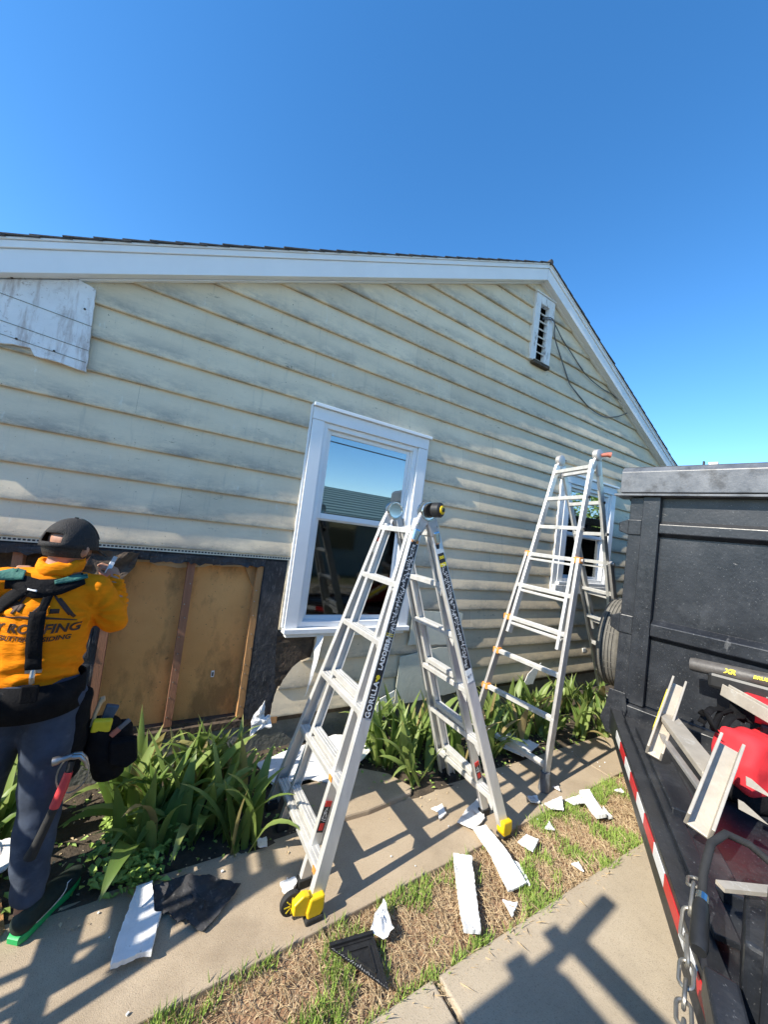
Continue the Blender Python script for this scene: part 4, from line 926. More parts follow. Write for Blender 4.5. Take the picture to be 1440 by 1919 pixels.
m.f = [(2*k, 2*k+1, 2*k+3, 2*k+2) for k in range(12)]; o = m.build('strap', 'nylon', bag, smooth='all'); sm = o.modifiers.new('s', 'SOLIDIFY'); sm.thickness = .004
MB().box(V(cb.x+.16, cb.y+.03, zz+.03), (.20, .12, .13), Matrix.Rotation(.3, 3, 'Z')).build('bag_pocket', 'redbag', bag, bevel=.02)
MB().box(V(cb.x+.045, cb.y+.065, zz+.03), (.035, .11, .14), Matrix.Rotation(.3, 3, 'Z')).build('pocket_trim', 'nylon', bag, bevel=.008)
# leaf blower lying against the box
MAT['tubegrey'] = M('scuffed_black_plastic', (.045, .04, .037), rough=.5, col2=(.12, .11, .10), vs=9, bump=.15, bs=70)
bl = empty('leaf_blower', T(.8, -.2, .93), 'black leaf blower tube with yellow lettering leaning against the trailer box', 'leaf blower')
ta, tb_ = T(.50, -.20, 1.115), T(1.45, -.24, 1.185)
MB().tube([ta, lerp(ta, tb_, .02), lerp(ta, tb_, .5), tb_], [.041, .044, .046, .05], 20).build('blower_tube', 'tubegrey', bl, smooth=True)
MB().disc(lerp(ta, tb_, .002), tb_-ta, .036, .006, 18).build('tube_mouth', 'blackplastic', bl)
MB().beam(T(.60, -.20, 1.06), T(1.4, -.22, 1.08), .10, .12, (0, 0, 1)).build('blower_body', 'blackplastic', bl, bevel=.02)
MB().beam(T(.85, -.20, .93), T(1.35, -.20, .93), .16, .14, (0, 0, 1), off=(.06, 0)).build('blower_battery', 'blackplastic', bl, bevel=.02)
tdir = (tb_-ta).normalized(); outn = (-TV+V(0, 0, .25)).normalized(); outn = (outn-tdir*outn.dot(tdir)).normalized(); upn = outn.cross(tdir)
text_obj('lettering', 'XR', .040, lerp(ta, tb_, .215)+outn*.0475, tdir, upn, 'print_y', bl, offset=.002, shear=.25, extr=.002)
text_obj('lettering', 'BRUSHLESS', .028, lerp(ta, tb_, .40)+outn*.0485, tdir, upn, 'print_y', bl, offset=.0012, shear=.2, extr=.002)
# grey metal bracket over the bag
gb = MB(); gb.extr(T(.70, -.42, 1.06), T(1.18, -.75, .98), channel(.07, .05, .006), (0, 0, 1)); gb.build('metal_bracket', 'jackalu', bevel=.003, label='grey slotted metal channel lying across the red tool bag', cat='bracket')
# chain, hose, battery box at the tongue tip
def link(c, t, n, L=.062, W=.032, r=.0052):
    t = Vector(t).normalized(); n = Vector(n); n = (n-t*n.dot(t)).normalized(); P = []
    for k in range(16):
        a = 2*pi*k/16; P.append(Vector(c)+t*(cos(a)*W/2+(L-W)/2*(1 if cos(a) > 0 else -1))+n*sin(a)*W/2)
    m = MB(); m.tube(P+[P[0], P[1]], r, 7, caps=False); return m
ch = empty('safety_chain', V(1.5, -2.42, .6), 'galvanised steel safety chain draped over the trailer tongue', 'chain')
cp = [V(1.63, -2.375, .765), V(1.56, -2.395, .785), V(1.50, -2.41, .745), V(1.455, -2.42, .70), V(1.41, -2.44, .67), V(1.36, -2.455, .655), V(1.31, -2.47, .65), V(1.262, -2.487, .645), V(1.215, -2.50, .63), V(1.17, -2.515, .61), V(1.125, -2.53, .60)]
for k in range(len(cp)-1):
    d_ = cp[k+1]-cp[k]; link((cp[k]+cp[k+1])/2, d_, (V(0, 0, 1) if k % 2 else V(.5, -.8, .2)), L=d_.length+.014).build('chain_link', 'chain', ch, smooth=True)
hs = empty('hydraulic_hose', V(1.45, -2.44, .6), 'thick black hose with sleeve looping over the trailer tongue', 'hose')
hp = [(1.40, -2.466, .758), (1.43, -2.457, .768), (1.50, -2.435, .79), (1.58, -2.41, .83), (1.68, -2.395, .875), (1.77, -2.405, .885), (1.83, -2.45, .865), (1.86, -2.53, .82), (1.88, -2.62, .76), (1.9, -2.75, .69)]
MB().tube(hp, .0115, 12).build('hose', 'rubber', hs, smooth=True)
MB().tube([(1.375, -2.472, .75), (1.39, -2.467, .755), (1.48, -2.44, .785), (1.51, -2.432, .795)], [.017, .021, .020, .014], 16).build('hose_sleeve', 'blackplastic', hs, smooth=True)
MB().tube([(1.503, -2.434, .793), (1.522, -2.429, .80)], .0155, 14).build('hose_clamp', 'chrome', hs)
bt = MB().box((1.66, -2.575, .665), (.25, .17, .20), Matrix.Rotation(.25, 3, 'Z')).build('battery_box', 'black', bevel=.012, label='black steel battery box standing on the trailer tongue by the hose', cat='box')
MB().beam(V(1.62, -2.44, .80), V(1.78, -2.53, .80), .012, .03, (0, 0, 1)).build('steel_latch', 'jackalu', bt)
MB().box((1.36, -2.545, .64), (.22, .075, .085), Matrix.Rotation(.45, 3, 'Z')).build('hitch_bar', 'black', bevel=.008, label='black square steel hitch bar beside the safety chain', cat='hitch bar')
MB().box((1.40, -2.50, .635), (.10, .012, .05), Matrix.Rotation(.5, 3, 'Z')).build('reflective_patch', 'refl_r', trailer)
MB().box((1.62, -2.56, .56), (.9, .30, .03), Matrix.Rotation(.586, 3, 'Z')).build('tongue_plate', 'black', trailer, bevel=.003)

# ------------------------------------------------------------------ worker
man = empty('person', (-.34, -.78, 0), 'worker in orange shirt and black cap working at the opened wall', 'person')
torso = [(-.345, -.765, .86, .145, .105, .08), (-.345, -.77, .95, .14, .105, .08), (-.34, -.775, 1.08, .145, .11, .09), (-.335, -.775, 1.22, .155, .115, .09), (-.335, -.765, 1.33, .14, .09, .06), (-.325, -.752, 1.42, .058, .058, .05)]
shoulders = [(-.49, -.755, 1.345, .06, .058, .055), (-.335, -.765, 1.365, .07, .07, .05), (-.19, -.765, 1.33, .06, .058, .055)]
r_arm = [(-.19, -.765, 1.33, .062, .058, .06), (-.105, -.755, 1.185, .048, .048, .048), (-.122, -.66, 1.27, .042, .042, .042), (-.14, -.60, 1.335, .030, .028, .030)]
l_arm = [(-.49, -.755, 1.345, .062, .058, .06), (-.60, -.66, 1.20, .048, .048, .048), (-.58, -.52, 1.22, .042, .042, .042), (-.54, -.42, 1.27, .030, .028, .030)]
r_leg = [(-.262, -.765, .86, .09, .095, .08), (-.262, -.79, .66, .078, .085, .07), (-.252, -.815, .46, .060, .064, .06), (-.245, -.86, .26, .052, .055, .05), (-.232, -.885, .10, .040, .045, .04)]
l_leg = [(-.43, -.755, .86, .09, .095, .08), (-.455, -.72, .66, .078, .085, .07), (-.475, -.66, .46, .060, .064, .06), (-.49, -.66, .26, .052, .055, .05), (-.49, -.68, .10, .040, .045, .04)]
head = [(-.325, -.752, 1.42, .056, .056, .05), (-.318, -.742, 1.47, .056, .06, .05), (-.312, -.728, 1.508, .076, .090, .088), (-.312, -.728, 1.532, .078, .094, .084)]
HC = V(-.312, -.728, 1.519); HF = V(.50, .86, -.10).normalized()          # head centre and facing
HR = V(.86, -.50, 0).normalized(); HU = HR.cross(HF)
def hp_(f, r, u): return HC+HF*f+HR*r+HU*u
face = [[tuple(hp_(.075, 0, -.035))+(.042, .042, .045), tuple(hp_(.085, 0, -.065))+(.028, .028, .026)], [tuple(hp_(.094, 0, -.005))+(.011, .011, .014), tuple(hp_(.107, 0, -.024))+(.012, .012, .010)]]
ears = [[tuple(hp_(-.008, s*.080, -.022))+(.013, .018, .028), tuple(hp_(-.010, s*.088, -.014))+(.010, .018, .024)] for s in (-1, 1)]
# right hand gripping a tool: palm, four bent fingers, thumb
ph = V(-.150, -.572, 1.362)
palm = [tuple(V(-.14, -.60, 1.335))+(.028, .024, .026), tuple(ph)+(.030, .020, .030)]
fing = []
for k in range(4):
    b0 = ph+V(-.016+.0135*k, .012, .022-.004*k); b1 = b0+V(-.014, .018, .022); b2 = b1+V(-.022, .0, .008-.004*k); b3 = b2+V(-.012, -.014, -.010)
    fing.append([tuple(b0)+(.0092,)*3, tuple(b1)+(.0088,)*3, tuple(b2)+(.0082,)*3, tuple(b3)+(.0075,)*3])
tb0 = ph+V(-.022, -.008, -.006); fing.append([tuple(tb0)+(.0115,)*3, tuple(tb0+V(-.022, -.006, .014))+(.010,)*3, tuple(tb0+V(-.034, .002, .034))+(.0085,)*3])
lh = V(-.53, -.38, 1.30); lhand = [[(-.54, -.42, 1.27, .028, .024, .026), tuple(lh)+(.032, .020, .034)]]
for k in range(4): lhand.append([tuple(lh+V(-.02+.014*k, .012, .02))+(.009,)*3, tuple(lh+V(-.022+.015*k, .03, .045))+(.0085,)*3, tuple(lh+V(-.022+.015*k, .05, .05))+(.0078,)*3])
lhand.append([tuple(lh+V(.028, 0, 0))+(.011,)*3, tuple(lh+V(.045, .02, .02))+(.009,)*3])
feet_b = [[(-.232, -.885, .08, .04, .045, .04), (-.20, -.84, .05, .038, .04, .03), (-.11, -.735, .038, .036, .036, .022)], [(-.49, -.68, .08, .04, .045, .04), (-.50, -.62, .05, .038, .04, .03), (-.52, -.50, .038, .036, .036, .022)]]
blob('body', [torso, shoulders, r_arm, l_arm, r_leg, l_leg, head]+face+ears+[palm]+fing+lhand+feet_b, .0075, 'skin', man, 3)
def fat(ch, d, n=None):
    return [tuple(p[:3])+(p[3]+d, p[4]+d, p[5]+d*.6) for p in (ch if n is None else ch[:n])]
def fold(co, n):
    w_ = .0065*sin(co.z*95+10*nz(co.x*4, co.y*4, co.z*3))*max(0, 1-abs(co.z-1.0)/.13)*(.4+.6*abs(nz(co.x*7, co.y*7, 3))*2)
    arm = .005*sin((co.z*1.0+co.y*.6)*200+3*nz(co.x*20, co.y*20))*(1 if co.x > -.155 and co.z > 1.22 and co.y > -.70 else 0)
    d = sqrt((co.x+.18)**2+(co.z-1.24)**2); ap = .006*sin(atan2(co.z-1.24, co.x+.18)*9+2*nz(co.x*9, co.z*9))*max(0, 1-d/.17)*min(1, d/.04)
    d2 = sqrt((co.x+.50)**2+(co.z-1.24)**2); ap += .006*sin(atan2(co.z-1.24, co.x+.50)*9)*max(0, 1-d2/.17)*min(1, d2/.04)
    return 1.5*(w_+arm+ap)+.006*nz(co.x*12, co.y*12, co.z*8)+.003*nz(co.x*34, co.y*34, co.z*16)
st = [(-.345, -.772, .955, .150, .118, .05)]+[tuple(p[:3])+(p[3]+.012, p[4]+.012, p[5]) for p in torso[2:5]]
shirt = blob('shirt', [st, fat(shoulders, .011), fat(r_arm, .010), fat(l_arm, .010), [(-.325, -.755, 1.40, .066, .066, .03), (-.335, -.765, 1.36, .09, .08, .04)]], .010, 'shirt', man, 6, fold)
# collar: a soft rolled ring round the neck
m = MB(); n = 28
for k in range(n):
    a = 2*pi*k/n
    for j in range(8):
        b = 2*pi*j/8; R = .068+.016*cos(b)+.003*sin(a*5); m.v.append(V(-.325+R*cos(a), -.756+R*1.03*sin(a), 1.428+.030*sin(b)+.012*sin(a+.6)+.005*sin(a*7)))
m.f = [(k*8+j, ((k+1) % n)*8+j, ((k+1) % n)*8+(j+1) % 8, k*8+(j+1) % 8) for k in range(n) for j in range(8)]
m.build('collar', 'shirt', man, smooth='all')
def dfold(co, n): return .006*nz(co.x*10, co.y*10, co.z*12)+.004*sin(co.z*60+4*nz(co.x*8, co.y*8))*max(0, 1-co.z/.45)+.003*nz(co.x*30, co.y*30, co.z*18)
trs = blob('trousers', [[(-.345, -.768, .95, .158, .128, .045), (-.345, -.768, .87, .162, .134, .085)], fat(r_leg, .018)[:4]+[(-.235, -.880, .13, .056, .060, .03)], fat(l_leg, .018)[:4]+[(-.49, -.68, .115, .062, .066, .03)]], .010, 'denim', man, 5, dfold)
# shoes
def shoe(heel, toe, name='shoe'):
    h, t = Vector(heel), Vector(toe); d_ = (t-h).normalized(); sd = V(-d_.y, d_.x, 0); L = (t-h).length
    ol = []
    for (f, wl_, wr_) in ((.0, .022, .022), (.08, .034, .033), (.3, .034, .034), (.5, .036, .033), (.7, .047, .044), (.88, .042, .036), (.97, .024, .018), (1.0, .006, .004)): ol.append((f, wl_, wr_))
    pts = [(h+d_*L*f+sd*a) for f, a, b in ol]+[(h+d_*L*f-sd*b) for f, a, b in reversed(ol)]
    n = len(pts); m = MB()
    zs = lambda p: .012*max(0, ((p-h).dot(d_)/L-.8)/.2)
    for z, s in ((.001, .93), (.008, .99), (.028, 1.0), (.034, .95)):
        c = (h+t)/2
        for p in pts: q = c+(p-c)*s; m.v.append(V(q.x, q.y, z+zs(p)))
    for r in range(3): m.f += [(r*n+k, r*n+(k+1) % n, (r+1)*n+(k+1) % n, (r+1)*n+k) for k in range(n)]
    m.f += [tuple(range(n-1, -1, -1)), tuple(range(3*n, 4*n))]
    P = lambda f, z, a, b, c_, s=0: tuple(V(h.x, h.y, z)+d_*L*f+sd*s)+(a, b, c_)
    up = blob(name, [[P(.13, .062, .044, .044, .042), P(.30, .066, .046, .046, .046), P(.55, .058, .048, .048, .036), P(.76, .050, .048, .048, .027), P(.90, .046, .038, .038, .020)], [P(.18, .07, .036, .036, .03), P(.2, .105, .040, .042, .02)]], .008, 'shoe', man, 4)
    so_ = m.build('sole', 'sole', up, smooth=True)
    # pale tick mark on the outer side
    bv = BVHTree.FromPolygons([v.co.copy() for v in up.data.vertices], [tuple(p.vertices) for p in up.data.polygons])
    mm = MB(); top = []; bot = []
    for k in range(13):
        u = k/12; f = .16+.52*u; zc = .052+.030*(1-u)**2-.0*u+(.045*max(0, u-.55)**1.2 if False else 0); zc = .045+.05*(u-.28)**2*1.6; wd = .012*sin(pi*min(1, .08+u*.92))**.7*(1 if u < .5 else 1-(u-.5)*1.2)
        for arr, zz in ((top, zc+wd*.6), (bot, zc-wd*.6)):
            o = h+d_*L*(f)-sd*.2+V(0, 0, zz); hit = bv.ray_cast(o, sd); arr.append((hit[0] if hit[0] else h+d_*L*f-sd*.04+V(0, 0, zz))-sd*.003)
    mm.v = top+bot; mm.f = [(k, k+1, 13+k+1, 13+k) for k in range(12)]; mm.build('side_mark', 'capwhite', up)
    return up
shoe((-.252, -.945, 0), (-.082, -.705, 0)); shoe((-.478, -.74, 0), (-.53, -.455, 0))
# cap
m = MB(); nu, nv = 28, 10; CR = (.098, .117, .128)
for j in range(nv+1):
    b = (pi/2)*(1-j/nv)*1.0
    for k in range(nu):
        a = 2*pi*k/nu; m.v.append(hp_(CR[1]*cos(b)*cos(a)+.004, CR[0]*cos(b)*sin(a), -.016+CR[2]*sin(b)*(1+.04*sin(b))))
for j in range(nv):
    for k in range(nu):
        a = (k+.5)/nu*2*pi; back = abs(a-pi)
        if j >= nv-3 and back < .55 and not j == nv-1: continue
        m.f.append((j*nu+k, j*nu+(k+1) % nu, (j+1)*nu+(k+1) % nu, (j+1)*nu+k))
cap = m.build('cap', 'capblack', man, smooth='all'); cap.modifiers.new('s', 'SOLIDIFY').thickness = .004
m = MB()                                                    # white front panel
for j in range(7):
    b = pi/2*(1-(j+1.6)/nv)
    for k in range(9):
        a = -.9+1.8*k/8; m.v.append(hp_((CR[1]+.004)*cos(b)*cos(a)+.004, (CR[0]+.004)*cos(b)*sin(a), -.015+(CR[2]+.004)*sin(b)*(1+.04*sin(b))))
m.f = [(j*9+k, j*9+k+1, (j+1)*9+k+1, (j+1)*9+k) for j in range(6) for k in range(8)]; m.build('cap_front', 'capwhite', cap, smooth='all')
m = MB()                                                    # brim
for j in range(5):
    for k in range(11):
        a = -.85+1.7*k/10; R = j/4; m.v.append(hp_(CR[1]*cos(a)*(1)+.004+.07*R*cos(a*.9), CR[0]*sin(a)*(1+.12*R), -.014-.018*R-.02*R*(sin(a)**2)))
m.f = [(j*11+k, j*11+k+1, (j+1)*11+k+1, (j+1)*11+k) for j in range(4) for k in range(10)]; br = m.build('brim', 'capblack', cap, smooth='all'); br.modifiers.new('s', 'SOLIDIFY').thickness = .004
MB().disc(hp_(.004, 0, -.016+CR[2]*1.05), HU, .008, .006, 10).build('cap_button', 'capblack', cap)
# close-cropped hair below the cap
m = MB()
for j in range(4):
    for k in range(17):
        a = pi-1.75+3.5*k/16; b = .02-.20*j; m.v.append(hp_(.1005*cos(b)*cos(a)-.003, .0855*cos(b)*sin(a), -.002+.098*sin(b)))
m.f = [(j*17+k, j*17+k+1, (j+1)*17+k+1, (j+1)*17+k) for j in range(3) for k in range(16)]; m.build('hair', 'hair', man, smooth='all')
m = MB()                                                    # short beard along the jaw
for j in range(4):
    for k in range(15):
        a = -1.45+2.9*k/14; b = -.42-.17*j; m.v.append(hp_(.030+.078*cos(b)*cos(a), .072*cos(b)*sin(a), -.004+.085*sin(b)))
m.f = [(j*15+k, j*15+k+1, (j+1)*15+k+1, (j+1)*15+k) for j in range(3) for k in range(14)]; m.build('beard', 'hair', man, smooth='all')
# things laid on the back of the shirt: harness, print
bv = BVHTree.FromPolygons([v.co.copy() for v in shirt.data.vertices], [tuple(p.vertices) for p in shirt.data.polygons])
def back(x, z, off=.006):
    h = bv.ray_cast(V(x, -1.4, z), V(0, 1, 0)); return (h[0] if h[0] else V(x, -.80, z))+V(0, -off, 0)
def back_strip(name, pts, wid, mat, parent, off=.008, th=.005, n=8):
    P = [V(p[0], 0, p[1]) for p in pts]; Q = []
    for a, b in zip(P[:-1], P[1:]): Q += [a+(b-a)*k/n for k in range(n)]
    Q.append(P[-1]); m = MB(); W = wid if hasattr(wid, '__len__') else [wid]*len(P)
    for k, q in enumerate(Q):
        t = (Q[min(k+1, len(Q)-1)]-Q[max(k-1, 0)]).normalized(); s = V(t.z, 0, -t.x); f = k/n; i = min(int(f), len(W)-2); w_ = W[i]+(W[i+1]-W[i])*(f-i)
        for e in (-.5, -.17, .17, .5): m.v.append(back(q.x+s.x*w_*e, q.z+s.z*w_*e, off))
    m.f = [(4*k+j, 4*k+j+1, 4*k+j+5, 4*k+j+4) for k in range(len(Q)-1) for j in range(3)]
    o = m.build(name, mat, parent, smooth='all'); sd = o.modifiers.new('s', 'SOLIDIFY'); sd.thickness = th; sd.offset = 1; return o
har = back_strip('harness_yoke', [(-.475, 1.362), (-.43, 1.365), (-.37, 1.345), (-.30, 1.355), (-.23, 1.385)], [.05, .055, .07, .06, .045], 'nylon', man)
back_strip('shoulder_pad', [(-.50, 1.385), (-.455, 1.392), (-.42, 1.392)], [.03, .04, .03], 'greenpad', har, off=.016); back_strip('shoulder_pad', [(-.32, 1.372), (-.27, 1.385), (-.22, 1.398)], [.016, .022, .02], 'greenpad', har, off=.016)
back_strip('harness_strap', [(-.40, 1.35), (-.45, 1.30), (-.50, 1.24)], .045, 'nylon', har); back_strip('harness_strap', [(-.325, 1.345), (-.335, 1.28), (-.345, 1.24)], .028, 'nylon', har)
back_strip('centre_strap', [(-.347, 1.265), (-.340, 1.12), (-.332, 1.035)], .050, 'nylon', har, off=.014); back_strip('yoke_tag', [(-.395, 1.345), (-.365, 1.34)], .006, 'capwhite', har, off=.018)
MB().tube([back(-.332, 1.035, .02), back(-.331, 1.01, .022), back(-.33, .985, .022)], .009, 8).build('buckle', 'steel', har); MB().box(back(-.331, 1.03, .018), (.05, .01, .012)).build('buckle', 'steel', har)
def back_text(body, size, x, z, **kw):
    me = text_mesh(body, size, extr=0, **kw); bm = bmesh.new(); bm.from_mesh(me); bmesh.ops.subdivide_edges(bm, edges=[e for e in bm.edges if e.calc_length() > .012], cuts=2); bmesh.ops.triangulate(bm, faces=bm.faces)
    for v in bm.verts: v.co = back(x+v.co.x, z+v.co.y, .0028)
    bm.to_mesh(me); bm.free(); me.materials.clear(); me.materials.append(MAT['print_k']); o = bpy.data.objects.new('shirt_lettering', me); COL.objects.link(o); setp(o, shirt)
back_text('Y ROOFING', .050, -.347, 1.192, shear=.18, offset=.0016); back_text('GUTTERS & SIDING', .0265, -.352, 1.152, shear=.18, offset=.0008)
def back_poly(pts, wid): back_strip('shirt_logo', pts, wid, 'print_k', shirt, off=.0026, th=.0005, n=6)
back_poly([(-.375, 1.245), (-.313, 1.325), (-.252, 1.245)], .008); back_poly([(-.295, 1.31), (-.235, 1.235)], .012); back_poly([(-.465, 1.232), (-.40, 1.238), (-.33, 1.238), (-.225, 1.222)], [.004, .009, .009, .003])
back_poly([(-.40, 1.32), (-.43, 1.25)], .011); back_poly([(-.43, 1.315), (-.375, 1.325)], .018); back_poly([(-.315, 1.262), (-.285, 1.262)], .018); back_poly([(-.45, 1.29), (-.40, 1.27)], .03)
# tool belt with pouches
bt_ = MB(); n = 36
for z, gr in ((.845, .012), (.968, 0)):
    for k in range(n):
        a = 2*pi*k/n; bt_.v.append(V(-.345+(.172+gr)*cos(a), -.768+(.142+gr*1.3)*sin(a), z+.012*sin(a)*(gr > 0)))
bt_.f = [(k, (k+1) % n, n+(k+1) % n, n+k) for k in range(n)]; belt = bt_.build('tool_belt', 'nylon', man, smooth='all'); belt.modifiers.new('s', 'SOLIDIFY').thickness = .008
def pouch(c, size, name, seed, parent, mat='nylon', lean=0):
    blk = [[(c[0], c[1], c[2]+size[2]*.5, size[0]*.46, size[1]*.46, .03), (c[0]+lean*.4, c[1], c[2], size[0]*.5, size[1]*.5, .05), (c[0]+lean, c[1], c[2]-size[2]*.5, size[0]*.42, size[1]*.42, .04)]]
    return blob(name, blk, .011, mat, parent, 4, lambda co, nn: .006*nz(co.x*20+seed, co.y*20, co.z*20))
pouch((-.185, -.755, .70), (.11, .16, .32), 'pouch', 1, belt); pouch((-.085, -.715, .585), (.16, .15, .22), 'pouch', 2, belt, lean=.05); pouch((-.02, -.70, .60), (.13, .12, .12), 'pouch', 6, belt, lean=.02)
pouch((-.50, -.80, .84), (.10, .12, .16), 'pouch', 3, belt); MB().box((-.46, -.893, .915), (.13, .02, .085)).build('belt_pad', 'capblack', belt, bevel=.012); MB().box((-.33, -.912, .945), (.055, .012, .07)).build('belt_loop', 'nylon', belt, bevel=.006)
MB().prism([(-.06, .0), (.045, .0), (.06, -.10), (.02, -.13), (-.05, -.10)], (.015, -.80, .645), (1, 0, 0), (0, 0, 1), (0, 1, 0), .05).build('pouch_flap', 'nylon', belt, bevel=.01)
# carried tools
hk = empty('utility_knife', (-.16, -.56, 1.36), 'small pale metal scraper held in the worker\'s raised hand', 'hand tool')
MB().beam((-.187, -.582, 1.325), (-.158, -.545, 1.425), .011, .018, (0, 1, 0), w2=.009, h2=.022).build('tool_handle', 'alu', hk, bevel=.003); MB().beam((-.159, -.546, 1.422), (-.150, -.535, 1.452), .003, .018, (0, 1, 0)).build('blade', 'steel', hk)
hm = empty('claw_hammer', (-.18, -.93, .6), 'claw hammer with red grip hanging in a wire loop on the tool belt', 'hammer')
MB().tube([(-.160, -.925, .665), (-.168, -.93, .60), (-.183, -.93, .53), (-.20, -.93, .46), (-.225, -.93, .37), (-.243, -.93, .315)], [.012, .013, .017, .0155, .017, .021], 12).build('grip', 'rubber', hm, smooth=True)
MB().tube([(-.164, -.931, .625), (-.175, -.932, .565), (-.192, -.933, .495)], [.0145, .0175, .0175], 12).build('red_grip', 'redhandle', hm, smooth=True)
MB().tube([(-.222, -.925, .672), (-.205, -.925, .675), (-.195, -.925, .677), (-.16, -.925, .683)], [.016, .016, .011, .013], 12).build('hammer_head', 'steel', hm, smooth=True)
for s in (-.008, .008): MB().tube([(-.16, -.925+s, .683), (-.135, -.925+s*1.2, .682), (-.115, -.925+s*1.4, .660), (-.105, -.925+s*1.5, .63)], [.010, .009, .007, .004], 8).build('claw', 'steel', hm, smooth=True)
P = [(-.152+.052*cos(2*pi*k/20), -.905+.01*sin(2*pi*k/20), .60+.07*sin(2*pi*k/20)) for k in range(22)]; MB().tube(P, .0032, 6, caps=False).build('hammer_loop', 'steel', belt, smooth=True)
wh = MB().tube([(-.128, -.75, .66), (-.118, -.75, .76), (-.106, -.75, .81), (-.098, -.75, .828), (-.09, -.75, .83)], [.008, .0085, .010, .014, .012], 10).build('wooden_handle', 'woodhandle', smooth=True, label='pale wooden tool handle sticking out of the worker\'s pouch', cat='tool handle')
bb = MB().beam((-.085, -.73, .68), (-.055, -.725, .785), .03, .035, (0, 1, 0), w2=.028, h2=.055).build('scraper', 'bluebrush', bevel=.006, label='dark blue scraper standing in the worker\'s pouch', cat='scraper')
yk = MB().box((-.085, -.765, .715), (.075, .03, .055), Matrix.Rotation(.1, 3, 'Y')).build('tape_measure', 'print_y', bevel=.008, label='yellow tape measure tucked in the worker\'s pouch', cat='tape measure')
kn = empty('box_cutter', (-.03, -.72, .65), 'grey and red box cutter poking out of the worker\'s pouch', 'box cutter')
MB().beam((-.045, -.775, .665), (-.015, -.775, .695), .014, .024, (0, 1, 0)).build('red_grip', 'red', kn, bevel=.004); MB().beam((-.016, -.775, .694), (.02, -.775, .73), .012, .02, (0, 1, 0)).build('grey_grip', 'capsteel', kn, bevel=.004)

# ------------------------------------------------------------------ iris clumps
def leaf_mesh(idx, rnd):
    L = 1.0; w0 = rnd.uniform(.11, .19); lean = rnd.uniform(.05, .55); curl = rnd.choice((.15, .4, .8, 1.3, 2.0, 2.8)); tw = rnd.uniform(-.5, .5); n = 9
    me = bpy.data.meshes.new('leaf'); vs = []; fs = []; uv = []
    x = z = 0; a = lean
    for k in range(n+1):
        t = k/n; w_ = w0*(.55+.9*t if t < .35 else .865*(1-((t-.35)/.65)**1.9)+.004)
        th_ = tw*t; c = V(x, 0, z); s = V(sin(th_)*.3, cos(th_), 0); nn = V(cos(a), 0, -sin(a))
        vs += [c-s*w_*.5-nn*w_*.10, c+nn*w_*.06, c+s*w_*.5-nn*w_*.10]; uv += [(0, t), (.5, t), (1, t)]
        x += sin(a)*L/n; z += cos(a)*L/n; a += curl/n*(.4+1.2*t)*(1 if t > .25 else .3)
    fs = [(3*k+j, 3*k+j+1, 3*k+j+4, 3*k+j+3) for k in range(n) for j in range(2)]
    me.from_pydata([tuple(v) for v in vs], [], fs); ul = me.uv_layers.new(name='UVMap')
    for lp in me.loops: ul.data[lp.index].uv = uv[lp.vertex_index]
    me.polygons.foreach_set('use_smooth', [True]*len(me.polygons)); me.materials.append(MAT['leaf']); return me
rnd = random.Random(11); LEAF = [leaf_mesh(k, rnd) for k in range(26)]
def clump(x0, x1, y0, y1, n, lmin, lmax, label, seed, ymax=-.06):
    r = random.Random(seed); root = empty('iris_clump', ((x0+x1)/2, (y0+y1)/2, 0), label, 'plant', 'iris clumps along the house wall')
    fans = [(r.uniform(x0, x1), r.uniform(y0, y1), r.uniform(0, 2*pi)) for _ in range(max(3, n//6))]
    for k in range(n):
        fx, fy, fa = fans[k % len(fans)]; o = bpy.data.objects.new('leaf', r.choice(LEAF)); COL.objects.link(o)
        L = r.uniform(lmin, lmax); ang = fa+r.choice((0, pi))+r.gauss(0, .55); px, py = fx+r.gauss(0, .025), fy+r.gauss(0, .025)
        if py+sin(ang)*L*.45 > ymax: ang = -abs(ang % pi)
        o.location = (px, py, -.03); o.rotation_euler = (r.gauss(0, .06), r.gauss(.02, .1), ang); o.scale = (L, L*r.uniform(.85, 1.25), L)
        setp(o, root)
    return root
clump(.04, .74, -.84, -.22, 165, .34, .58, 'broad-leaved iris clump beside the worker in front of the opened wall', 1)
clump(-.62, -.40, -.50, -.25, 26, .35, .5, 'small iris clump tucked behind the worker\'s leg', 2)
clump(1.58, 2.32, -.76, -.25, 110, .34, .55, 'upright iris clump growing between the legs of the ladder with yellow feet', 3)
clump(2.50, 3.15, -.72, -.22, 70, .30, .48, 'iris clump at the feet of the ladder with orange brackets', 4)
clump(3.35, 4.6, -.86, -.25, 130, .32, .52, 'sunlit iris clump crowding under the spare wheel', 5)
MAT['weedm'] = M('weed_leaf_plain', (.14, .24, .04), rough=.55, col2=(.36, .48, .11), vs=14, bump=0)
MAT['grassm'] = M('grass_blade_plain', (.17, .29, .05), rough=.6, col2=(.38, .50, .11), vs=9, bump=0)
MAT['strawm'] = M('straw_blade_plain', (.40, .29, .16), rough=.8, col2=(.68, .55, .36), vs=30, bump=0)
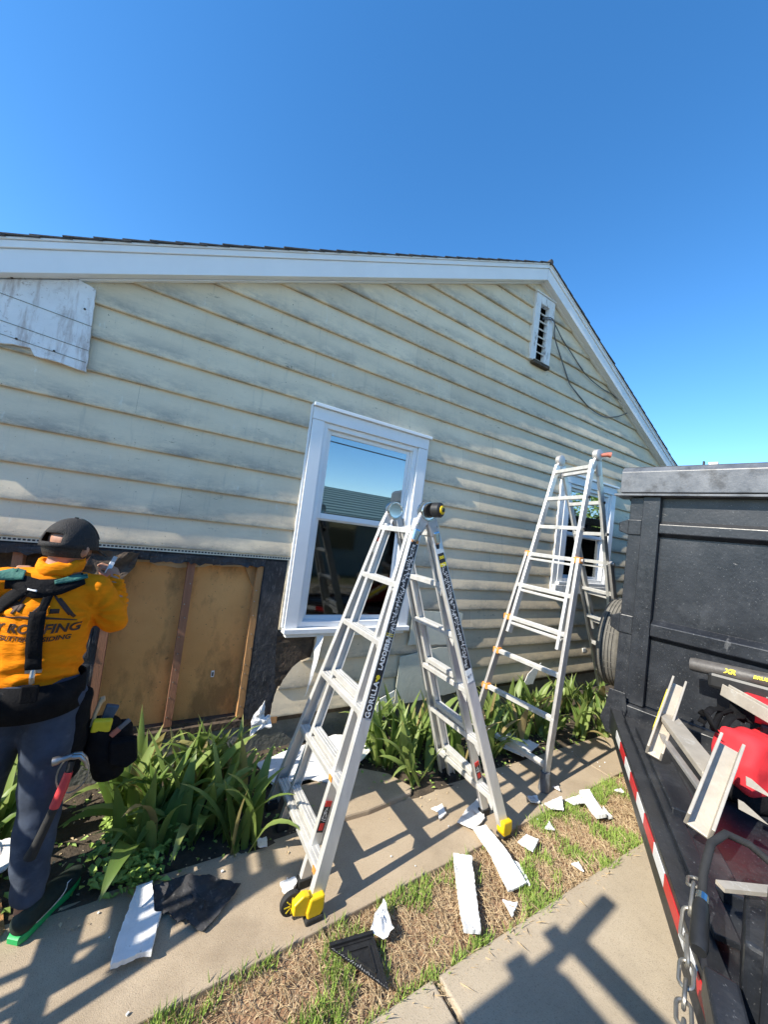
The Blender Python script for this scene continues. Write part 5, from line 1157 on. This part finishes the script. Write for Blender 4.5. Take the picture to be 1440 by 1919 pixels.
def scatter_leaves(name, n, area, size, mat, seed, dens, z0=0, up=.1):
    r = random.Random(seed); vs = []; fs = []
    while len(fs) < n:
        x, y = r.uniform(area[0], area[1]), r.uniform(area[2], area[3])
        if r.random() > dens(x, y): continue
        s = size*r.uniform(.5, 1.3); a = r.uniform(0, 2*pi); el = r.uniform(-.1, .7); z = z0+r.uniform(0, up); d = V(cos(a)*cos(el), sin(a)*cos(el), sin(el)); p = V(-sin(a), cos(a), 0)
        b = V(x, y, z); o = len(vs); vs += [b, b+d*s*.5+p*s*.3+V(0, 0, .1*s), b+d*s-V(0, 0, .15*s), b+d*s*.5-p*s*.3+V(0, 0, .1*s)]; fs.append((o, o+1, o+2, o+3))
    m = MB(); m.v = vs; m.f = fs; return m.build(name, mat, kind='stuff', recalc=False)
scatter_leaves('low_weeds', 1000, (-.05, .55, -.90, -.40), .045, 'weedm', 4, lambda x, y: max(0, 1-abs(x-.14)/.2)*(.5+nz(x*9, y*9)), 0, .10)
scatter_leaves('leaf_litter', 1500, (-1.0, 5.2, -.86, -.04), .032, 'weedm', 5, lambda x, y: .35+.9*nz(x*5, y*5, 7), -.005, .04)
scatter_leaves('bed_chips', 900, (-.2, 5.0, -.98, -.05), .016, 'strawm', 6, lambda x, y: .3+.8*nz(x*6, y*6, 2), .0, .006)
def blades(name, n, area, hgt, wid, mat, seed, dens, flat=0.):
    r = random.Random(seed); vs = []; fs = []; tries = 0
    while len(fs) < n and tries < n*14:
        tries += 1; x, y = r.uniform(area[0], area[1]), r.uniform(area[2], area[3])
        if r.random() > dens(x, y): continue
        h = hgt*r.uniform(.35, 1.2); a = r.uniform(0, 2*pi); ln = r.uniform(.2, .9) if not flat else r.uniform(.8, 2.6)
        p = V(-sin(a), cos(a), 0)*wid*.5; b = V(x, y, -.032+.008*nz(x*15, y*15)); t = b+V(cos(a)*h*ln, sin(a)*h*ln, h*(1-.75*flat*r.random())+.012); mid = b+(t-b)*.55+V(0, 0, h*.12)
        o = len(vs); vs += [b-p, b+p, mid+p*.7, t, mid-p*.7]; fs.append((o, o+1, o+2, o+3, o+4))
    m = MB(); m.v = vs; m.f = fs; return m.build(name, mat, kind='stuff', recalc=False)
def patch(x, y):
    e = near_edge(x)
    if y > e-.004 or y < -1.722: 
        if not (1.185 < x < 1.215 and -2.2 < y < -1.7): return 0
    g = nz(x*3.4, y*4.2, 4)+.8*nz(x*9, y*10, 2)-.06; edge = max(0, .12-min(abs(y-e), abs(y+1.72)))*2.5
    return max(0, min(1, (g+edge-.05)*2.2))
blades('lawn_grass', 8500, (-.6, 6, -1.75, -1.15), .046, .0048, 'grassm', 7, patch)
def dry(x, y): return .55 if near_edge(x)-.006 > y > -1.722 or (1.185 < x < 1.215 and y > -2.6) else 0
blades('dry_straw', 20000, (-.6, 6, -2.5 if False else -1.75, -1.15), .030, .0026, 'strawm', 8, dry, flat=1)
def edge_d(x, y): return .9 if nz(x*5, 3)+.5*nz(x*17, 9) > .18 else .05
for ya, yb, sd_ in ((-1.742, -1.724, 14),): blades('edge_grass', 550, (-.4, 5, -1.745, -1.722), .055, .0040, 'grassm', sd_, edge_d)
blades('edge_straw', 900, (-.4, 5, -1.735, -1.70), .05, .0028, 'strawm', 15, lambda x, y: .7, flat=1)
def edge_n(x, y): return edge_d(x, y) if near_edge(x)-.02 < y < near_edge(x)-.001 else 0
blades('edge_grass', 380, (-.4, 4, -1.43, -1.2), .055, .0040, 'grassm', 16, edge_n)
blades('joint_weeds', 260, (1.183, 1.217, -2.6, -1.7), .022, .003, 'strawm', 9, lambda x, y: 1, flat=1)
# ------------------------------------------------------------------ debris
def shard(name, poly, label, cat='siding scrap', th=.008, mat='foam', z=.003, tilt=(0, 0), seed=0, amp=.006, group=None):
    cx = sum(p[0] for p in poly)/len(poly); cy = sum(p[1] for p in poly)/len(poly)
    pts = ragged(poly, amp, .012, seed); L = max(sqrt((p[0]-cx)**2+(p[1]-cy)**2) for p in pts); rr = random.Random(seed); ba = rr.uniform(0, 3.1); bend = rr.uniform(.06, .22)*min(L, .2)
    n = len(pts); m = MB(); rings = (1, .8, .55, .3)
    def zo(x, y):
        d_ = ((x-cx)*cos(ba)+(y-cy)*sin(ba))/L
        return z+th+bend*d_*d_+tilt[0]*(x-cx)+tilt[1]*(y-cy)+(.003 if th > .004 else .012)*(nz(x*18, y*18, seed)+.5)
    for r in rings: m.v += [V(cx+(p[0]-cx)*r, cy+(p[1]-cy)*r, zo(cx+(p[0]-cx)*r, cy+(p[1]-cy)*r)) for p in pts]
    m.v.append(V(cx, cy, zo(cx, cy)))
    for k in range(len(rings)-1): m.f += [(k*n+j, k*n+(j+1) % n, (k+1)*n+(j+1) % n, (k+1)*n+j) for j in range(n)]
    k = len(rings)-1; m.f += [(k*n+j, k*n+(j+1) % n, (k+1)*n) for j in range(n)]
    ob = m.build(name, mat, label=label, cat=cat, group=group, recalc=False)
    sd = ob.modifiers.new('thickness', 'SOLIDIFY'); sd.thickness = th; sd.offset = -1
    return ob
shard('siding_scrap', [(1.64, -1.335), (1.715, -1.40), (1.60, -1.55), (1.475, -1.70), (1.395, -1.675), (1.50, -1.53)], 'long ragged white scrap lying on the dry grass by the driveway', z=-.012, th=.016, seed=1)
shard('siding_scrap', [(1.87, -1.25), (1.965, -1.265), (1.95, -1.44), (1.90, -1.615), (1.765, -1.61), (1.84, -1.42)], 'long white scrap running from the walk onto the grass', z=.012, th=.010, tilt=(0, .07), seed=2, amp=.004)
shard('siding_scrap', [(1.83, -1.16), (1.98, -1.09), (2.13, -1.06), (2.03, -1.20), (1.885, -1.25)], 'greyish white triangular scrap on the walk touching the ladder foot', z=.004, seed=3, mat='patch')
shard('siding_scrap', [(1.91, -1.42), (1.985, -1.50), (1.95, -1.57), (1.93, -1.62), (1.88, -1.52)], 'jagged white scrap half under the long scrap on the grass', z=-.02, th=.012, seed=4, amp=.012)
shard('siding_scrap', [(2.08, -1.415), (2.17, -1.405), (2.215, -1.46), (2.12, -1.495)], 'square white scrap beside the yellow ladder boot on the grass', z=.0, th=.012, tilt=(.05, .1), seed=5)
shard('siding_scrap', [(1.72, -1.615), (1.78, -1.66), (1.70, -1.69)], 'small white triangle of siding on the grass at the driveway edge', z=-.015, seed=6)
shard('siding_scrap', [(1.755, -1.0), (1.835, -1.005), (1.82, -1.07), (1.745, -1.09), (1.78, -1.04)], 'small bent white scrap on the walk between the ladder legs', z=.004, tilt=(.1, .05), seed=7)
shard('siding_scrap', [(2.49, -1.165), (2.56, -1.19), (2.53, -1.245), (2.455, -1.225)], 'shaded white scrap on the walk left of the capped ladder foot', z=.004, seed=8, mat='patch')
shard('siding_scrap', [(2.55, -1.26), (2.73, -1.275), (2.62, -1.36), (2.56, -1.31)], 'folded white scrap at the near edge of the walk', z=.006, tilt=(.08, 0), seed=9)
shard('siding_scrap', [(2.74, -1.295), (2.90, -1.305), (2.85, -1.37), (2.76, -1.35)], 'pale pointed scrap at the walk edge touching the thick strip', z=.002, seed=10)
shard('siding_scrap', [(2.91, -1.295), (3.0, -1.315), (2.85, -1.525), (2.765, -1.505)], 'thick straight white strip lying across the grass near the trailer tongue', th=.022, z=-.012, seed=11, amp=.003)
shard('siding_scrap', [(2.93, -1.46), (2.96, -1.44), (2.92, -1.53), (2.88, -1.52)], 'narrow folded scrap lying against the thick straight strip', th=.015, z=-.02, seed=12)
shard('siding_scrap', [(2.36, -1.40), (2.44, -1.37), (2.42, -1.43)], 'small grass-bound white chip near the folded scrap', z=-.012, seed=13)
shard('siding_scrap', [(.145, -.90), (.205, -.905), (.215, -1.05), (.24, -1.065), (.205, -1.215), (.17, -1.20), (.075, -1.215), (.085, -1.12)], 'broken white board lying on the walk near the worker\'s shoe', th=.018, z=.004, seed=14, amp=.005)
shard('siding_scrap', [(.735, -1.115), (.805, -1.12), (.81, -1.15), (.765, -1.185), (.735, -1.165)], 'curled white scrap beside the ladder inner leg', th=.012, z=.004, tilt=(.1, 0), seed=15)
shard('siding_scrap', [(.69, -.82), (.74, -.83), (.73, -.885), (.69, -.88)], 'crushed white chip at the back edge of the walk', z=.004, seed=16, amp=.012)
shard('siding_scrap', [(3.25, -1.37), (3.33, -1.38), (3.30, -1.42)], 'white crumb at the walk edge by the tongue beam', z=-.006, seed=17)
shard('siding_scrap', [(2.28, -1.63), (2.33, -1.64), (2.30, -1.69)], 'white crumb in the grass at the driveway edge', z=-.015, seed=18)
shard('siding_scrap', [(2.78, -1.17), (2.83, -1.18), (2.80, -1.22)], 'tiny white chip on the walk by the capped ladder foot', z=.003, seed=19)
shard('cladding_sheet', [(.80, -.26), (1.05, -.18), (1.45, -.12), (1.80, -.30), (1.52, -.47), (1.22, -.58), (1.10, -.50), (.86, -.47)], 'large white cladding sheet lying by the foundation behind the ladder', 'cladding sheet', z=.045, th=.006, tilt=(.03, .06), seed=20)
shard('cladding_sheet', [(2.70, -.62), (3.05, -.55), (3.12, -.80), (2.85, -.85)], 'white sheet lying among the iris leaves under the second ladder', 'cladding sheet', z=.04, th=.006, tilt=(.02, .05), seed=22)
for k, pl in enumerate(([(.20, -.905), (.36, -.90), (.43, -1.0), (.40, -1.10), (.30, -1.12), (.27, -1.05), (.22, -1.06)], [(.33, -.90), (.44, -.94), (.565, -1.06), (.43, -1.17), (.385, -1.19), (.33, -1.11), (.37, -1.04)])):
    shard('tar_paper', pl, ('flat torn black tar paper between the broken board and the irises', 'creased black tar paper corner overlapping the flat piece on the walk')[k], 'tar paper', th=.003, mat='paper', z=.004+.005*k, tilt=(.02*k, .0), seed=30+k)
shard('plywood_offcut', [(-.62, -.98), (-.33, -.955), (-.29, -.86), (-.34, -.72), (-.62, -.70)], 'brown plywood offcut lying under the worker\'s foot', 'plywood', th=.010, mat='stud2', z=-.009, seed=40, amp=.002)
shard('cladding_sheet', [(-.56, -.66), (-.36, -.62), (-.30, -.50), (-.52, -.46)], 'grey weathered sheet leaning in the bed behind the worker\'s shoe', 'cladding sheet', th=.008, mat='patch', z=.06, tilt=(.1, .3), seed=41)
crumple('crumpled_wrap', [(1.02, -1.49), (1.09, -1.43), (1.15, -1.395), (1.135, -1.47), (1.12, -1.53), (1.06, -1.54)], lambda a, b: (a, b, .005+.04*abs(nz(a*22, b*22, 1))+.02), 'foam', None, seed=44, label='crumpled pale house wrap scrap on the grass above the speed square', cat='house wrap')
rp = random.Random(3)
for k in range(26):
    x, y = rp.uniform(-.1, 3.6), rp.uniform(-1.36, -.86); s = rp.uniform(.004, .010); MB().box((x, y, s*.4+.002), (s, s*rp.uniform(.5, 1), s*.6), Matrix.Rotation(rp.uniform(0, 3), 3, 'Z')).build('paint_chip', 'foam', label='tiny white paint chip scattered on the concrete walk', cat='paint chip', group='paint chips on the walk')
# ------------------------------------------------------------------ speed square
sq = empty('speed_square', (.95, -1.55, 0), 'black triangular speed square lying on the dry grass', 'speed square')
a, b, c = V(.845, -1.465, .012), V(1.03, -1.505, .022), V(.995, -1.69, .010)
ctr = (a+b+c)/3
def sqface(k): return [p+(ctr-p)*k for p in (a, b, c)]
o, i_ = sqface(0), sqface(.16); o2, i2 = sqface(.34), sqface(.42); m = MB(); up = V(0, 0, .006)
m.v = o+i_+[p+up for p in o]+[p+up for p in i_]
for k in range(3):
    j = (k+1) % 3; m.f += [(k, j, 6+j, 6+k), (6+k, 6+j, 9+j, 9+k), (3+k, 9+k, 9+j, 3+j)]
m.build('outer_frame', 'square', sq)
m = MB(); m.add([p+V(0, 0, .002) for p in i_], [(0, 1, 2)]); m.build('web', 'square', sq)
m = MB()
for k in range(3):
    j = (k+1) % 3; m.beam(i_[k]+(ctr-i_[k])*.40+V(0, 0, .004), i_[j]+(ctr-i_[j])*.40+V(0, 0, .004), .008, .007, (0, 0, 1))
m.build('inner_rib', 'square', sq)
MB().beam(a+V(0, .004, .006), b+V(0, .004, .006), .022, .014, (0, 0, 1)).build('fence_edge', 'square', sq, bevel=.002)
m = MB()
for k in range(24):
    p = a+(c-a)*(k+.5)/24; q = p+(ctr-p).normalized()*(.008 if k % 4 else .014); p = p+(ctr-p).normalized()*.002; s_ = (c-a).normalized()*.0007; m.add([p-s_+V(0, 0, .0067), p+s_+V(0, 0, .0067), q+s_+V(0, 0, .0067), q-s_+V(0, 0, .0067)], [(0, 1, 2, 3)])
m.build('scale_marks', 'print_w', sq)

# ------------------------------------------------------------------ beyond the frame: unseen van added to throw the near shadow, neighbour's house, power line
van = empty('shadow_van', (-3, -3, 0), 'unseen white van with a black ladder rack, added to throw the driveway shadow', 'van')
X0, X1, Y0, Y1 = -5.4, -.78, -3.845, -2.085
MB().bx(X0+1.1, X1, Y0, Y1, .42, 1.99).build('body', 'van', van, bevel=.06)
MB().prism([(X0-.35, .42), (X0+1.11, .42), (X0+1.11, 1.97), (X0+.85, 1.93), (X0+.1, 1.2), (X0-.3, 1.08)], (0, Y1-.03, 0), (1, 0, 0), (0, 0, 1), (0, -1, 0), Y1-Y0-.06).build('cab', 'van', van, bevel=.04)
for y0, y1 in ((Y0+.12, (Y0+Y1)/2-.04), ((Y0+Y1)/2+.04, Y1-.12)): MB().bx(X1-.01, X1+.012, y0, y1, 1.2, 1.8).build('rear_window', 'lens', van, bevel=.004)
MB().bx(X1, X1+.08, Y0+.05, Y1-.05, .42, .55).build('bumper', 'blackplastic', van, bevel=.02)
for y in (Y0+.08, Y1-.08): MB().bx(X1, X1+.02, y-.05, y+.05, .9, 1.15).build('tail_light', 'refl_r', van, bevel=.005)
for x in (X0+.35, X1-.9):
    for y in (Y0+.1, Y1-.1): tyre_at(V(x, y, .34), (0, 1, 0), .34, .22, 'wheel', van)
for x in (X1-.04, X1-1.6, X1-3.0): MB().beam((x, Y0-.02, 2.115), (x, Y1-.02, 2.115), .06, .06, (0, 0, 1)).build('rack_bar', 'black', van)
for y in (Y0, Y1): 
    MB().beam((X1-3.1, y, 2.09), (X1-.03, y, 2.09), .05, .05, (0, 0, 1)).build('rack_rail', 'black', van)
    for x in (X1-.04, X1-1.6, X1-3.0): MB().beam((x, y, 1.95), (x, y, 2.10), .05, .05).build('rack_foot', 'black', van)
MB().beam((X1-.04, Y1, 2.09), (X1-.04, Y1+.01, 2.40), .075, .06).build('rack_post', 'black', van); MB().beam((X1-.04, Y1+.0, 2.06), (X1-.04, Y1+.09, 2.07), .05, .05).build('rack_knob', 'black', van)
MB().beam((X1-.15, Y1-.02, 1.93), (X1-.15, Y1+.09, 1.95), .06, .05).build('rack_knob', 'black', van)
nb = empty('neighbour_house', (3, -12, 0), 'neighbouring low house with green-grey shingle roof across the driveway', 'house')
MB().bx(-6, 16, -16, -10, -.07, 2.2).build('wall', 'nbr_wall', nb)
rf = MB().prism([(-9.5, 2.15), (-13, 3.42), (-16.5, 2.15)], (-6.4, 0, 0), (0, 1, 0), (0, 0, 1), (1, 0, 0), 22.8).build('roof', 'nbr_roof', nb)
for x in (-3, 1, 5, 9): MB().bx(x, x+1.1, -9.995, -9.97, .9, 2.0).build('window', 'lens', nb)
for k in range(11): MB().box((5, -9.6-.33*k, 2.20+.1197*k), (22.7, .02, .03)).build('shingle_course', 'nbr_roof', rf)
MB().prism([(-2.6, 2.3), (-.4, 4.1), (1.8, 2.3)], (0, -9.4, 0), (1, 0, 0), (0, 0, 1), (0, -1, 0), 4).build('cross_gable', 'nbr_roof', nb)
MB().tube([(-20, -7.5, 4.6), (0, -7.5, 4.25), (12, -7.5, 4.05), (40, -7.5, 4.6)], .02, 6).build('power_line', 'cable', label='black power line strung above the driveway', cat='power line')

tree = empty('shade_tree', (17, -8.5, 0), 'broad leafy tree standing beyond the trailer at the end of the driveway', 'tree')
m = MB(); m.tube([(17, -8.5, -.1), (17.05, -8.5, 1.2), (16.95, -8.4, 2.4), (17.0, -8.5, 4)], [.28, .22, .18, .08], 10)
for k in range(7):
    a = k*.9; m.tube([(17, -8.5, 1.8+.2*k), (17+cos(a)*1.0, -8.5+sin(a)*1.0, 2.8+.22*k), (17+cos(a)*1.9, -8.5+sin(a)*1.9, 3.4+.22*k)], [.09, .06, .02], 7)
m.build('trunk', 'rot', tree)
r = random.Random(5); vs = []; fs = []
cl = [(17+r.gauss(0, 1.5), -8.5+r.gauss(0, 1.5), r.uniform(1.9, 5.6), r.uniform(.5, .9)) for _ in range(46)]
for k in range(9000):
    c = r.choice(cl); d_ = V(r.gauss(0, 1), r.gauss(0, 1), r.gauss(0, 1)).normalized()*c[3]*r.uniform(.5, 1); b = V(c[0], c[1], c[2])+d_; u1 = V(r.gauss(0, 1), r.gauss(0, 1), r.gauss(0, .6)).normalized()*.08; u2 = u1.orthogonal().normalized()*.045
    o = len(vs); vs += [b-u1, b+u2, b+u1, b-u2]; fs.append((o, o+1, o+2, o+3))
m = MB(); m.v = vs; m.f = fs; m.build('crown', 'weedm', tree, recalc=False)

for nm, lb, ct in (('lawn_grass', 'patchy green grass between the walk and the driveway', 'grass'), ('dry_straw', 'dry straw-coloured dead grass on the strip beside the walk', 'dry grass'), ('edge_grass', 'grass blades fringing the edge of the driveway slabs', 'grass'), ('edge_grass.001', 'grass blades fringing the near edge of the walk', 'grass'), ('edge_straw', 'dry blades lying over the driveway edge', 'dry grass'), ('joint_weeds', 'dry weeds in the joint between driveway slabs', 'weeds'), ('low_weeds', 'low round-leaved weeds beside the worker\'s shoe', 'weeds'), ('leaf_litter', 'small green leaves scattered over the flower bed', 'leaves'), ('bed_chips', 'pale chips scattered over the bed soil', 'chips')):
    if nm in bpy.data.objects: tag(bpy.data.objects[nm], lb, ct)
